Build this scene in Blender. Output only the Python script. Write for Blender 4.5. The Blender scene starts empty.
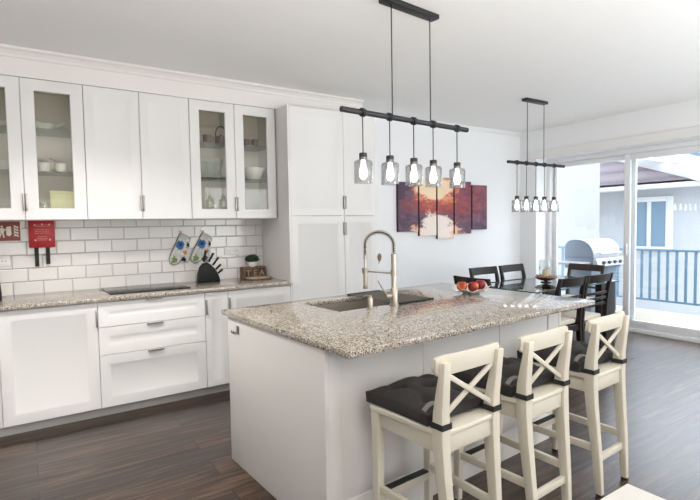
import bpy, bmesh, math, random
from mathutils import Vector, Matrix
random.seed(7)
S = bpy.context.scene
COL = S.collection
PI = math.pi

# ------------------------------------------------------------------ camera, world, lights, exposure
def look_matrix():
    ya, pi_, ro = map(math.radians, (33.523, 2.99, -0.934))
    R0 = Vector((math.cos(ya), -math.sin(ya), 0)); Fh = Vector((math.sin(ya), math.cos(ya), 0)); Z = Vector((0, 0, 1))
    F = Fh*math.cos(pi_) - Z*math.sin(pi_); U = Fh*math.sin(pi_) + Z*math.cos(pi_)
    R = R0*math.cos(ro) + U*math.sin(ro); U2 = -R0*math.sin(ro) + U*math.cos(ro)
    m = Matrix((R, U2, -F)).transposed().to_4x4()
    m.translation = Vector((0, 0, 1.419))
    return m
cd = bpy.data.cameras.new('camera'); cam = bpy.data.objects.new('camera', cd); COL.objects.link(cam)
cam.matrix_world = look_matrix(); cd.sensor_width = 36; cd.lens = 36*488.5/700; cd.clip_start = 0.05
S.camera = cam
S.view_settings.view_transform = 'Standard'; S.view_settings.look = 'None'
S.view_settings.gamma = 1; S.view_settings.use_curve_mapping = False
S.view_settings.exposure = 0.0
S.cycles.use_denoising = True
S.cycles.max_bounces = 10; S.cycles.transparent_max_bounces = 24
S.cycles.sample_clamp_indirect = 6
W = bpy.data.worlds.new('sky'); S.world = W; W.use_nodes = True
wb = W.node_tree.nodes['Background']; wb.inputs[0].default_value = (0.86, 0.925, 1.0, 1); wb.inputs[1].default_value = 2.0
# overcast sky: brighter overhead than at the horizon
_t = W.node_tree; _c = _t.nodes.new('ShaderNodeTexCoord'); _s = _t.nodes.new('ShaderNodeSeparateXYZ'); _m = _t.nodes.new('ShaderNodeMapRange')
_t.links.new(_c.outputs['Generated'], _s.inputs[0]); _t.links.new(_s.outputs[2], _m.inputs[0]); _t.links.new(_m.outputs[0], wb.inputs[1])
_m.inputs['From Min'].default_value = 0.05; _m.inputs['From Max'].default_value = 0.6; _m.inputs['To Min'].default_value = 2.5; _m.inputs['To Max'].default_value = 7.0
def area(name, loc, target, sx, sy, power, color):
    l = bpy.data.lights.new(name, 'AREA'); l.shape = 'RECTANGLE'; l.size = sx; l.size_y = sy; l.energy = power; l.color = color
    o = bpy.data.objects.new(name, l); COL.objects.link(o); o.location = loc
    o.rotation_euler = (Vector(target)-Vector(loc)).to_track_quat('-Z', 'Y').to_euler()
    return o
# added fill lights behind the camera, no real lamps: they wash the white ceiling
area('rear_ceiling_fill', (0.5, -0.6, 1.0), (0.5, -0.6, 3), 1.8, 1.8, 143, (1.0, 0.965, 0.93))
area('far_ceiling_fill', (4.2, -1.0, 0.7), (4.2, -1.0, 3), 2.0, 2.0, 116, (0.93, 0.97, 1.0))
# unseen fill added over the aisle, just above the frame, lifting the base cabinets
sp0 = area('aisle_fill', (0.20, 2.85, 2.70), (0.42, 3.45, 0), 0.22, 0.22, 32, (1.0, 0.96, 0.91)); sp0.data.spread = math.radians(105)
# area lights added at the solid rear wall, the first for a presumed window
area('rear_fill', (0.0, -2.5, 1.1), (0.2, 4, 0.6), 2.4, 1.8, 14, (1.0, 0.96, 0.92))
area('rear_fill', (4.6, -2.5, 1.4), (4.6, 4, 1.3), 2.4, 1.8, 52, (0.93, 0.97, 1.0))  # second one added to brighten the dining wall
# daylight portal in the balcony door opening
pl_ = area('balcony_door_portal', (6.5, 2.66, 1.17), (0, 2.66, 1.17), 3.3, 2.3, 1, (1, 1, 1)); pl_.data.cycles.is_portal = True

# ------------------------------------------------------------------ materials
def mat(name, col, rough=0.5, metal=0.0, spec=0.5, emit=None, estr=0.0, coat=0.0, noise=0.0, nscale=30):
    m = bpy.data.materials.new(name); m.use_nodes = True
    nt = m.node_tree; b = nt.nodes['Principled BSDF']
    c = (*col, 1)
    b.inputs['Base Color'].default_value = c; b.inputs['Roughness'].default_value = rough
    b.inputs['Metallic'].default_value = metal; b.inputs['Specular IOR Level'].default_value = spec
    b.inputs['Coat Weight'].default_value = coat
    if emit: b.inputs['Emission Color'].default_value = (*emit, 1); b.inputs['Emission Strength'].default_value = estr
    if noise:
        tc = nt.nodes.new('ShaderNodeTexCoord'); n = nt.nodes.new('ShaderNodeTexNoise'); n.inputs['Scale'].default_value = nscale; n.inputs['Detail'].default_value = 4
        r = nt.nodes.new('ShaderNodeMix'); r.data_type = 'RGBA'
        r.inputs[6].default_value = tuple(max(0, v*(1-noise)) for v in col)+(1,); r.inputs[7].default_value = tuple(min(1, v*(1+noise)) for v in col)+(1,)
        nt.links.new(tc.outputs['Object'], n.inputs['Vector']); nt.links.new(n.outputs['Fac'], r.inputs[0]); nt.links.new(r.outputs[2], b.inputs['Base Color'])
    return m
class N:
    """tiny node helper"""
    def __init__(s, name):
        s.m = bpy.data.materials.new(name); s.m.use_nodes = True; s.t = s.m.node_tree; s.b = s.t.nodes['Principled BSDF']
    def n(s, kind, **kw):
        o = s.t.nodes.new('ShaderNode'+kind)
        for k, v in kw.items(): setattr(o, k, v)
        return o
    def l(s, a, b): s.t.links.new(a, b)
    def ramp(s, fac, stops, interp='LINEAR'):
        r = s.n('ValToRGB'); r.color_ramp.interpolation = interp
        e = r.color_ramp.elements
        while len(e) < len(stops): e.new(0.5)
        for i, (p, c) in enumerate(stops): e[i].position = p; e[i].color = (*c, 1)
        s.l(fac, r.inputs[0]); return r.outputs[0]
    def mix(s, fac, a, b, mode='MIX'):
        r = s.n('Mix'); r.data_type = 'RGBA'; r.blend_type = mode
        for i, v in ((0, fac), (6, a), (7, b)):
            if hasattr(v, 'is_linked') or hasattr(v, 'links'): s.l(v, r.inputs[i])
            elif isinstance(v, tuple): r.inputs[i].default_value = (*v, 1)
            else: r.inputs[i].default_value = v
        return r.outputs[2]
    def math(s, op, a, b=None, c=None):
        r = s.n('Math', operation=op)
        for i, v in enumerate((a, b, c)):
            if v is None: continue
            if isinstance(v, (int, float)): r.inputs[i].default_value = v
            else: s.l(v, r.inputs[i])
        return r.outputs[0]
    def coords(s, out='Object', scale=None, rot=None):
        tc = s.n('TexCoord'); o = tc.outputs[out]
        if scale or rot:
            mp = s.n('Mapping'); s.l(o, mp.inputs[0])
            if scale: mp.inputs['Scale'].default_value = scale
            if rot: mp.inputs['Rotation'].default_value = rot
            o = mp.outputs[0]
        return o

def make_floor():
    k = N('grey_brown_plank_floor')
    c = k.coords('Object')
    br = k.n('TexBrick'); br.inputs['Scale'].default_value = 1; br.inputs['Brick Width'].default_value = 1.38; br.inputs['Row Height'].default_value = 0.193
    br.inputs['Mortar Size'].default_value = 0.0035; br.inputs['Mortar Smooth'].default_value = 0.1; br.offset = 0.37; br.offset_frequency = 2
    br.inputs['Color1'].default_value = (0, 0, 0, 1); br.inputs['Color2'].default_value = (1, 1, 1, 1); br.inputs['Bias'].default_value = 0
    k.l(c, br.inputs['Vector'])
    mp = k.n('Mapping'); mp.inputs['Scale'].default_value = (1.6, 22, 1); k.l(c, mp.inputs[0])
    # shift the grain per plank
    ad = k.n('VectorMath', operation='ADD'); sc = k.n('VectorMath', operation='SCALE'); sc.inputs['Scale'].default_value = 9
    k.l(br.outputs['Color'], sc.inputs[0]); k.l(mp.outputs[0], ad.inputs[0]); k.l(sc.outputs[0], ad.inputs[1])
    g = k.n('TexNoise'); g.inputs['Scale'].default_value = 1.3; g.inputs['Detail'].default_value = 7; g.inputs['Roughness'].default_value = 0.62; g.inputs['Distortion'].default_value = 0.6
    k.l(ad.outputs[0], g.inputs['Vector'])
    grain = k.ramp(g.outputs['Fac'], [(0.34, (0.013, 0.006, 0.003)), (0.5, (0.046, 0.025, 0.014)), (0.66, (0.110, 0.067, 0.042))])
    tone = k.ramp(br.outputs['Color'], [(0, (0.58, 0.58, 0.60)), (1, (1.22, 1.18, 1.15))])
    col = k.mix(1.0, grain, tone, 'MULTIPLY')
    col = k.mix(br.outputs['Fac'], col, (0.010, 0.007, 0.005))
    k.l(col, k.b.inputs['Base Color'])
    rr = k.math('MULTIPLY_ADD', g.outputs['Fac'], 0.18, 0.22); k.l(rr, k.b.inputs['Roughness'])
    bp = k.n('Bump'); bp.inputs['Strength'].default_value = 0.25; bp.inputs['Distance'].default_value = 0.002
    hh = k.math('SUBTRACT', g.outputs['Fac'], k.math('MULTIPLY', br.outputs['Fac'], 2.0)); k.l(hh, bp.inputs['Height']); k.l(bp.outputs[0], k.b.inputs['Normal'])
    k.b.inputs['Specular IOR Level'].default_value = 0.12; k.b.inputs['Coat Weight'].default_value = 1.0; k.b.inputs['Coat IOR'].default_value = 1.36; k.b.inputs['Coat Roughness'].default_value = 0.27
    return k.m
def make_granite():
    k = N('speckled_granite')
    c = k.coords('Object')
    v = k.n('TexVoronoi'); v.inputs['Scale'].default_value = 160; k.l(c, v.inputs['Vector'])
    n1 = k.n('TexNoise'); n1.inputs['Scale'].default_value = 60; n1.inputs['Detail'].default_value = 4; k.l(c, n1.inputs['Vector'])
    n2 = k.n('TexNoise'); n2.inputs['Scale'].default_value = 9; n2.inputs['Detail'].default_value = 3; k.l(c, n2.inputs['Vector'])
    sep = k.n('SeparateColor'); k.l(v.outputs['Color'], sep.inputs[0])
    base = k.ramp(sep.outputs[0], [(0.0, (0.36, 0.315, 0.26)), (0.3, (0.52, 0.47, 0.40)), (0.6, (0.29, 0.25, 0.205)), (0.85, (0.62, 0.575, 0.51)), (1, (0.22, 0.187, 0.15))], 'CONSTANT')
    warm = k.mix(k.math('MULTIPLY', n2.outputs['Fac'], 0.35), base, (0.36, 0.28, 0.21))
    v2 = k.n('TexVoronoi'); v2.inputs['Scale'].default_value = 190; k.l(c, v2.inputs['Vector'])
    s2 = k.n('SeparateColor'); k.l(v2.outputs['Color'], s2.inputs[0])
    dm = k.math('GREATER_THAN', k.math('ADD', s2.outputs[1], k.math('MULTIPLY', n1.outputs['Fac'], 0.5)), 1.06)
    col = k.mix(dm, warm, (0.055, 0.048, 0.043))
    gm = k.math('GREATER_THAN', k.math('ADD', s2.outputs[2], k.math('MULTIPLY', n1.outputs['Fac'], 0.4)), 1.12)
    col = k.mix(k.math('MULTIPLY', gm, 0.7), col, (0.16, 0.14, 0.12))
    k.l(col, k.b.inputs['Base Color']); k.b.inputs['Roughness'].default_value = 0.10; k.b.inputs['Specular IOR Level'].default_value = 0.85
    return k.m
def make_tiles():
    k = N('white_subway_tile')
    g = k.n('NewGeometry'); sp = k.n('SeparateXYZ'); k.l(g.outputs['Position'], sp.inputs[0])
    cb = k.n('CombineXYZ'); k.l(k.math('ADD', sp.outputs[0], 2.03*2-0.204), cb.inputs[0]); k.l(k.math('SUBTRACT', sp.outputs[2], 0.902-0.1055*2), cb.inputs[1])
    br = k.n('TexBrick'); br.inputs['Scale'].default_value = 1; br.inputs['Brick Width'].default_value = 0.203; br.inputs['Row Height'].default_value = 0.1055
    br.inputs['Mortar Size'].default_value = 0.0021; br.inputs['Mortar Smooth'].default_value = 0.1; br.offset = 0.5
    br.inputs['Color1'].default_value = (0.70, 0.68, 0.655, 1); br.inputs['Color2'].default_value = (0.75, 0.73, 0.70, 1); br.inputs['Mortar'].default_value = (0.44, 0.42, 0.40, 1)
    k.l(cb.outputs[0], br.inputs['Vector']); k.l(br.outputs['Color'], k.b.inputs['Base Color'])
    b2 = k.n('TexBrick'); b2.inputs['Scale'].default_value = 1; b2.inputs['Brick Width'].default_value = 0.203; b2.inputs['Row Height'].default_value = 0.1055
    b2.inputs['Mortar Size'].default_value = 0.008; b2.inputs['Mortar Smooth'].default_value = 1.0; b2.offset = 0.5
    k.l(cb.outputs[0], b2.inputs['Vector'])
    bp = k.n('Bump'); bp.inputs['Strength'].default_value = 1.0; bp.inputs['Distance'].default_value = 0.004; bp.invert = True
    k.l(b2.outputs['Fac'], bp.inputs['Height']); k.l(bp.outputs[0], k.b.inputs['Normal'])
    k.b.inputs['Roughness'].default_value = 0.12
    return k.m
def make_glass(name, tint=(1, 1, 1), refl=0.06, body=0.0):
    m = bpy.data.materials.new(name); m.use_nodes = True; t = m.node_tree; t.nodes.clear()
    out = t.nodes.new('ShaderNodeOutputMaterial'); tr = t.nodes.new('ShaderNodeBsdfTransparent'); tr.inputs[0].default_value = (*tint, 1)
    gl = t.nodes.new('ShaderNodeBsdfGlossy'); gl.inputs['Roughness'].default_value = 0.03
    lw = t.nodes.new('ShaderNodeLayerWeight'); lw.inputs[0].default_value = 0.35
    mr = t.nodes.new('ShaderNodeMapRange'); mr.inputs['To Min'].default_value = refl; mr.inputs['To Max'].default_value = 0.75
    pw = t.nodes.new('ShaderNodeMath'); pw.operation = 'POWER'; pw.inputs[1].default_value = 2.2
    t.links.new(lw.outputs['Facing'], pw.inputs[0]); t.links.new(pw.outputs[0], mr.inputs[0])
    mx = t.nodes.new('ShaderNodeMixShader'); t.links.new(mr.outputs[0], mx.inputs[0]); t.links.new(tr.outputs[0], mx.inputs[1]); t.links.new(gl.outputs[0], mx.inputs[2])
    t.links.new(mx.outputs[0], out.inputs[0]); return m
def make_painting():
    k = N('sunset_canvas')
    g = k.n('NewGeometry'); sp = k.n('SeparateXYZ'); k.l(g.outputs['Position'], sp.inputs[0])
    # picture coordinates u 0..1 across the five panels, v 0..1 up
    u = k.math('DIVIDE', k.math('SUBTRACT', sp.outputs[0], 3.757), 1.58); v = k.math('DIVIDE', k.math('SUBTRACT', sp.outputs[2], 1.215), 0.82)
    cb = k.n('CombineXYZ'); k.l(u, cb.inputs[0]); k.l(v, cb.inputs[1])
    no = k.n('TexNoise'); no.inputs['Scale'].default_value = 8; no.inputs['Detail'].default_value = 9; no.inputs['Roughness'].default_value = 0.74; k.l(cb.outputs[0], no.inputs['Vector'])
    nz = k.math('SUBTRACT', no.outputs['Fac'], 0.5)
    base = k.ramp(no.outputs['Fac'], [(0.36, (0.055, 0.028, 0.055)), (0.5, (0.115, 0.065, 0.11)), (0.64, (0.22, 0.115, 0.16))])
    def blob(cu, cv, ru, rv, soft, namp):
        a = k.math('POWER', k.math('DIVIDE', k.math('SUBTRACT', u, cu), ru), 2.0); b = k.math('POWER', k.math('DIVIDE', k.math('SUBTRACT', v, cv), rv), 2.0)
        r = k.math('SQRT', k.math('ADD', a, b)); r = k.math('ADD', r, k.math('MULTIPLY', nz, namp))
        mr = k.n('MapRange'); mr.inputs['From Min'].default_value = 1.0+soft; mr.inputs['From Max'].default_value = 1.0-soft; k.l(r, mr.inputs[0]); return mr.outputs[0]
    n2 = k.n('TexNoise'); n2.inputs['Scale'].default_value = 13; n2.inputs['Detail'].default_value = 8; n2.inputs['Roughness'].default_value = 0.8; k.l(cb.outputs[0], n2.inputs['Vector'])
    sp_m = k.n('MapRange'); sp_m.inputs['From Min'].default_value = 0.46; sp_m.inputs['From Max'].default_value = 0.60; k.l(n2.outputs['Fac'], sp_m.inputs[0])
    c = k.mix(k.math('MULTIPLY', blob(0.70, 0.66, 0.40, 0.34, 0.4, 2.5), k.math('MULTIPLY_ADD', sp_m.outputs[0], 0.75, 0.15)), base, (0.46, 0.065, 0.06))
    c = k.mix(k.math('MULTIPLY', blob(0.38, 0.54, 0.30, 0.15, 0.4, 2.2), k.math('MULTIPLY_ADD', sp_m.outputs[0], 0.6, 0.4)), c, (0.50, 0.085, 0.05))
    c = k.mix(blob(0.40, 0.78, 0.24, 0.24, 0.2, 3.0), c, (0.78, 0.25, 0.13))
    c = k.mix(blob(0.38, 0.80, 0.19, 0.20, 0.14, 2.4), c, (0.95, 0.74, 0.50))
    # dark bough reaching in from the upper left
    bg = k.math('ADD', k.math('ADD', u, k.math('MULTIPLY', v, 0.9)), k.math('MULTIPLY', nz, 0.5))
    br_ = k.math('MULTIPLY', k.math('GREATER_THAN', v, 0.60), k.math('LESS_THAN', k.math('ADD', k.math('SUBTRACT', u, k.math('MULTIPLY', v, 0.45)), k.math('MULTIPLY', nz, 0.35)), -0.22))
    c = k.mix(k.math('MULTIPLY', br_, 0.85), c, (0.075, 0.040, 0.070))
    # pale blossom drift along the bottom centre
    c = k.mix(blob(0.42, -0.04, 0.30, 0.33, 0.10, 2.2), c, (0.90, 0.52, 0.34))
    c = k.mix(blob(0.40, 0.13, 0.17, 0.26, 0.10, 2.0), c, (0.92, 0.80, 0.72))
    k.l(c, k.b.inputs['Base Color']); k.b.inputs['Roughness'].default_value = 0.6
    return k.m
def make_mitt():
    k = N('printed_mitt_fabric')
    c = k.coords('Generated')
    base = k.ramp(k_noise(k, c, 5), [(0.4, (0.42, 0.43, 0.42)), (0.62, (0.60, 0.60, 0.57))])
    def spot(pos, r, col, cur, namp=0.5):
        d = k.n('VectorMath', operation='DISTANCE'); mp = k.n('Mapping'); mp.inputs['Scale'].default_value = (1, 0.0, 1.25); k.l(c, mp.inputs[0]); k.l(mp.outputs[0], d.inputs[0]); d.inputs[1].default_value = (pos[0], 0, pos[1]*1.25)
        nn = k.math('MULTIPLY', k.math('SUBTRACT', k_noise(k, c, 16), 0.5), namp*0.5)
        return k.mix(k.math('LESS_THAN', k.math('ADD', d.outputs['Value'], nn), r), cur, col)
    col = spot((0.50, 0.62), 0.19, (0.04, 0.14, 0.32), base, 0.6)
    col = spot((0.52, 0.64), 0.07, (0.01, 0.03, 0.10), col, 0.6)
    col = spot((0.72, 0.38), 0.085, (0.45, 0.17, 0.05), col)
    col = spot((0.88, 0.62), 0.10, (0.05, 0.04, 0.035), col, 0.8)
    col = spot((0.66, 0.18), 0.085, (0.02, 0.02, 0.03), col, 0.8)
    col = spot((0.22, 0.16), 0.13, (0.13, 0.19, 0.05), col, 0.7)
    k.l(col, k.b.inputs['Base Color']); k.b.inputs['Roughness'].default_value = 0.9
    return k.m
def k_noise(k, c, sc):
    n = k.n('TexNoise'); n.inputs['Scale'].default_value = sc; n.inputs['Detail'].default_value = 3; k.l(c, n.inputs['Vector']); return n.outputs['Fac']
def make_apple():
    k = N('red_yellow_apple'); c = k.coords('Object')
    n = k_noise(k, c, 22); sp = k.n('SeparateXYZ'); k.l(c, sp.inputs[0])
    f = k.math('ADD', n, k.math('MULTIPLY', sp.outputs[0], 6.0))
    k.l(k.ramp(f, [(0.10, (0.66, 0.30, 0.05)), (0.27, (0.42, 0.035, 0.015)), (0.55, (0.20, 0.009, 0.008))]), k.b.inputs['Base Color']); k.b.inputs['Roughness'].default_value = 0.28
    return k.m
def make_roof():
    k = N('brown_roof_tiles'); c = k.coords('Object')
    w = k.n('TexWave'); w.bands_direction = 'Z'; w.inputs['Scale'].default_value = 1.05; w.inputs['Distortion'].default_value = 0.6; w.inputs['Detail'].default_value = 2; k.l(c, w.inputs['Vector'])
    n = k_noise(k, c, 9)
    a = k.ramp(w.outputs['Fac'], [(0.0, (0.035, 0.027, 0.035)), (0.3, (0.085, 0.066, 0.082)), (1, (0.115, 0.092, 0.108))])
    k.l(k.mix(k.math('MULTIPLY', n, 0.5), a, (0.15, 0.12, 0.13)), k.b.inputs['Base Color']); k.b.inputs['Roughness'].default_value = 0.8
    return k.m
def make_wood(name, c1, c2, scale=(30, 30, 3), rough=0.4, spec=0.5):
    k = N(name); k.b.inputs['Specular IOR Level'].default_value = spec; c = k.coords('Object', scale=scale)
    k.l(k.ramp(k_noise(k, c, 1.0), [(0.3, c1), (0.7, c2)]), k.b.inputs['Base Color']); k.b.inputs['Roughness'].default_value = rough
    return k.m

M = dict(
    darksteel=mat('dark_steel', (0.20, 0.185, 0.165), 0.35, 1.0, noise=0.05, nscale=50),
    wall=mat('white_wall_paint', (0.88, 0.885, 0.89), 0.75, noise=0.01, nscale=6), ceil=mat('ceiling_paint', (0.93, 0.925, 0.91), 0.85, noise=0.01, nscale=4),
    trim=mat('white_trim_paint', (0.82, 0.81, 0.79), 0.45), soffit=mat('warm_white_paint', (0.80, 0.77, 0.74), 0.6),
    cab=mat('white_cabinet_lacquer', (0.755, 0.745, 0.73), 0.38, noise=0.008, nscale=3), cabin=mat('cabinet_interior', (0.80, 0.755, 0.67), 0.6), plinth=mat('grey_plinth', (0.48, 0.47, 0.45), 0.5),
    island=mat('island_panel_lacquer', (0.66, 0.635, 0.61), 0.42, noise=0.008, nscale=3),  # cabinet white taken darker: the island's shade is put into this colour
    steel=mat('brushed_steel', (0.62, 0.60, 0.57), 0.3, 1.0, noise=0.06, nscale=60), pull=mat('brushed_pull_metal', (0.36, 0.35, 0.33), 0.38, 1.0, noise=0.05, nscale=60), warmsteel=mat('warm_brushed_nickel', (0.44, 0.39, 0.33), 0.3, 1.0, noise=0.05, nscale=60), sink=mat('sink_steel', (0.21, 0.18, 0.145), 0.5, 0.35, noise=0.08, nscale=40),
    black=mat('matt_black_metal', (0.012, 0.012, 0.013), 0.45, noise=0.2, nscale=40), blackplastic=mat('black_plastic', (0.007, 0.007, 0.008), 0.45, spec=0.25, noise=0.15, nscale=40), rubber=mat('black_rubber', (0.015, 0.014, 0.013), 0.7),
    hob=mat('black_ceramic_glass', (0.005, 0.005, 0.006), 0.08, spec=0.08), hobmark=mat('hob_marking', (0.16, 0.16, 0.16), 0.3),
    floor=make_floor(), granite=make_granite(), tile=make_tiles(),
    pane=make_glass('window_glass', (0.97, 0.985, 1.0), 0.04), cabglass=make_glass('cabinet_glass', (0.93, 0.93, 0.90), 0.04), shelfglass=make_glass('shelf_glass', (0.76, 0.83, 0.79), 0.08),
    shade=make_glass('smoked_lamp_glass', (0.80, 0.80, 0.80), 0.12), bowlglass=make_glass('clear_glass', (0.95, 0.97, 0.965), 0.06), tableglass=make_glass('table_glass', (0.93, 0.97, 0.96), 0.62), glassedge=mat('green_glass_edge', (0.02, 0.10, 0.085), 0.15),
    bulb=mat('lit_bulb', (1, 1, 1), 0.5, emit=(1.0, 0.96, 0.90), estr=12.0),
    cream=mat('cream_painted_wood', (0.62, 0.572, 0.475), 0.42, noise=0.02, nscale=8), cushion=mat('charcoal_cushion_fabric', (0.028, 0.025, 0.024), 0.9, noise=0.35, nscale=120), tie=mat('grey_tie_ribbon', (0.20, 0.18, 0.17), 0.9),
    dark=make_wood('dark_stained_wood', (0.008, 0.006, 0.005), (0.022, 0.014, 0.012), rough=0.42, spec=0.25), brown=make_wood('brown_stained_wood', (0.020, 0.010, 0.008), (0.055, 0.030, 0.022), rough=0.35), seatpad=mat('cream_upholstery', (0.66, 0.60, 0.50), 0.8, noise=0.06, nscale=80),
    red=mat('signal_red', (0.42, 0.008, 0.012), 0.4, noise=0.06, nscale=20), darkred=mat('sign_red', (0.20, 0.014, 0.010), 0.4), white=mat('white_plastic', (0.80, 0.79, 0.76), 0.4), signwhite=mat('sign_cream', (0.74, 0.68, 0.58), 0.5), pink=mat('faded_print', (0.62, 0.16, 0.15), 0.5),
    mitt=make_mitt(), mittedge=mat('mitt_binding', (0.06, 0.055, 0.05), 0.9), yellow=mat('yellow_loop', (0.62, 0.36, 0.06), 0.8),
    china=mat('white_china', (0.82, 0.80, 0.76), 0.25), brownmug=mat('copper_brown_glaze', (0.085, 0.017, 0.010), 0.35, noise=0.2), paper=mat('yellow_card_box', (0.66, 0.66, 0.36), 0.6),
    crate=make_wood('tea_box_wood', (0.085, 0.050, 0.030), (0.21, 0.135, 0.085), (4, 40, 40), 0.6), cratedark=mat('dark_recess_wood', (0.035, 0.018, 0.010), 0.7), letter=mat('pale_letter', (0.31, 0.22, 0.14), 0.6), tray=make_wood('pale_tray_wood', (0.36, 0.26, 0.17), (0.56, 0.44, 0.32), (4, 30, 30), 0.5),
    foliage=mat('dark_green_foliage', (0.020, 0.045, 0.022), 0.6, noise=0.5, nscale=40), candle=mat('cream_candle_wax', (0.78, 0.62, 0.42), 0.5), pebble=mat('amber_pebbles', (0.42, 0.24, 0.12), 0.5, noise=0.6, nscale=50),
    apple=make_apple(), stem=mat('apple_stem', (0.08, 0.04, 0.02), 0.8), paint=make_painting(), canvas=mat('dark_canvas_edge', (0.028, 0.012, 0.016), 0.7),
    leaf=make_wood('carved_brown_wood', (0.10, 0.055, 0.035), (0.26, 0.16, 0.10)), whitetable=mat('white_table_lacquer', (0.62, 0.595, 0.55), 0.4, noise=0.01, nscale=3),
    frame=mat('white_window_frame', (0.86, 0.87, 0.88), 0.4), gasket=mat('grey_gasket', (0.34, 0.36, 0.38), 0.5),
    balc=mat('cream_balcony_floor', (0.33, 0.295, 0.245), 0.8, noise=0.04, nscale=5), rail=mat('blue_grey_railing', (0.12, 0.21, 0.28), 0.5), render=mat('pale_render', (0.32, 0.325, 0.325), 0.9, noise=0.02, nscale=3), house=mat('pale_blue_render', (0.40, 0.415, 0.43), 0.9, noise=0.03, nscale=3), roof=make_roof(), outwhite=mat('white_exterior_paint', (0.58, 0.58, 0.58), 0.7), houseglass=mat('far_window_glass', (0.15, 0.23, 0.30), 0.15, spec=0.6),
    grillside=mat('grey_grill_casting', (0.15, 0.185, 0.23), 0.5, noise=0.05, nscale=10), grillsteel=mat('grill_steel', (0.50, 0.51, 0.52), 0.35, 0.6, noise=0.03, nscale=20), knob=mat('dark_grill_knob', (0.05, 0.06, 0.08), 0.4),
)

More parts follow.
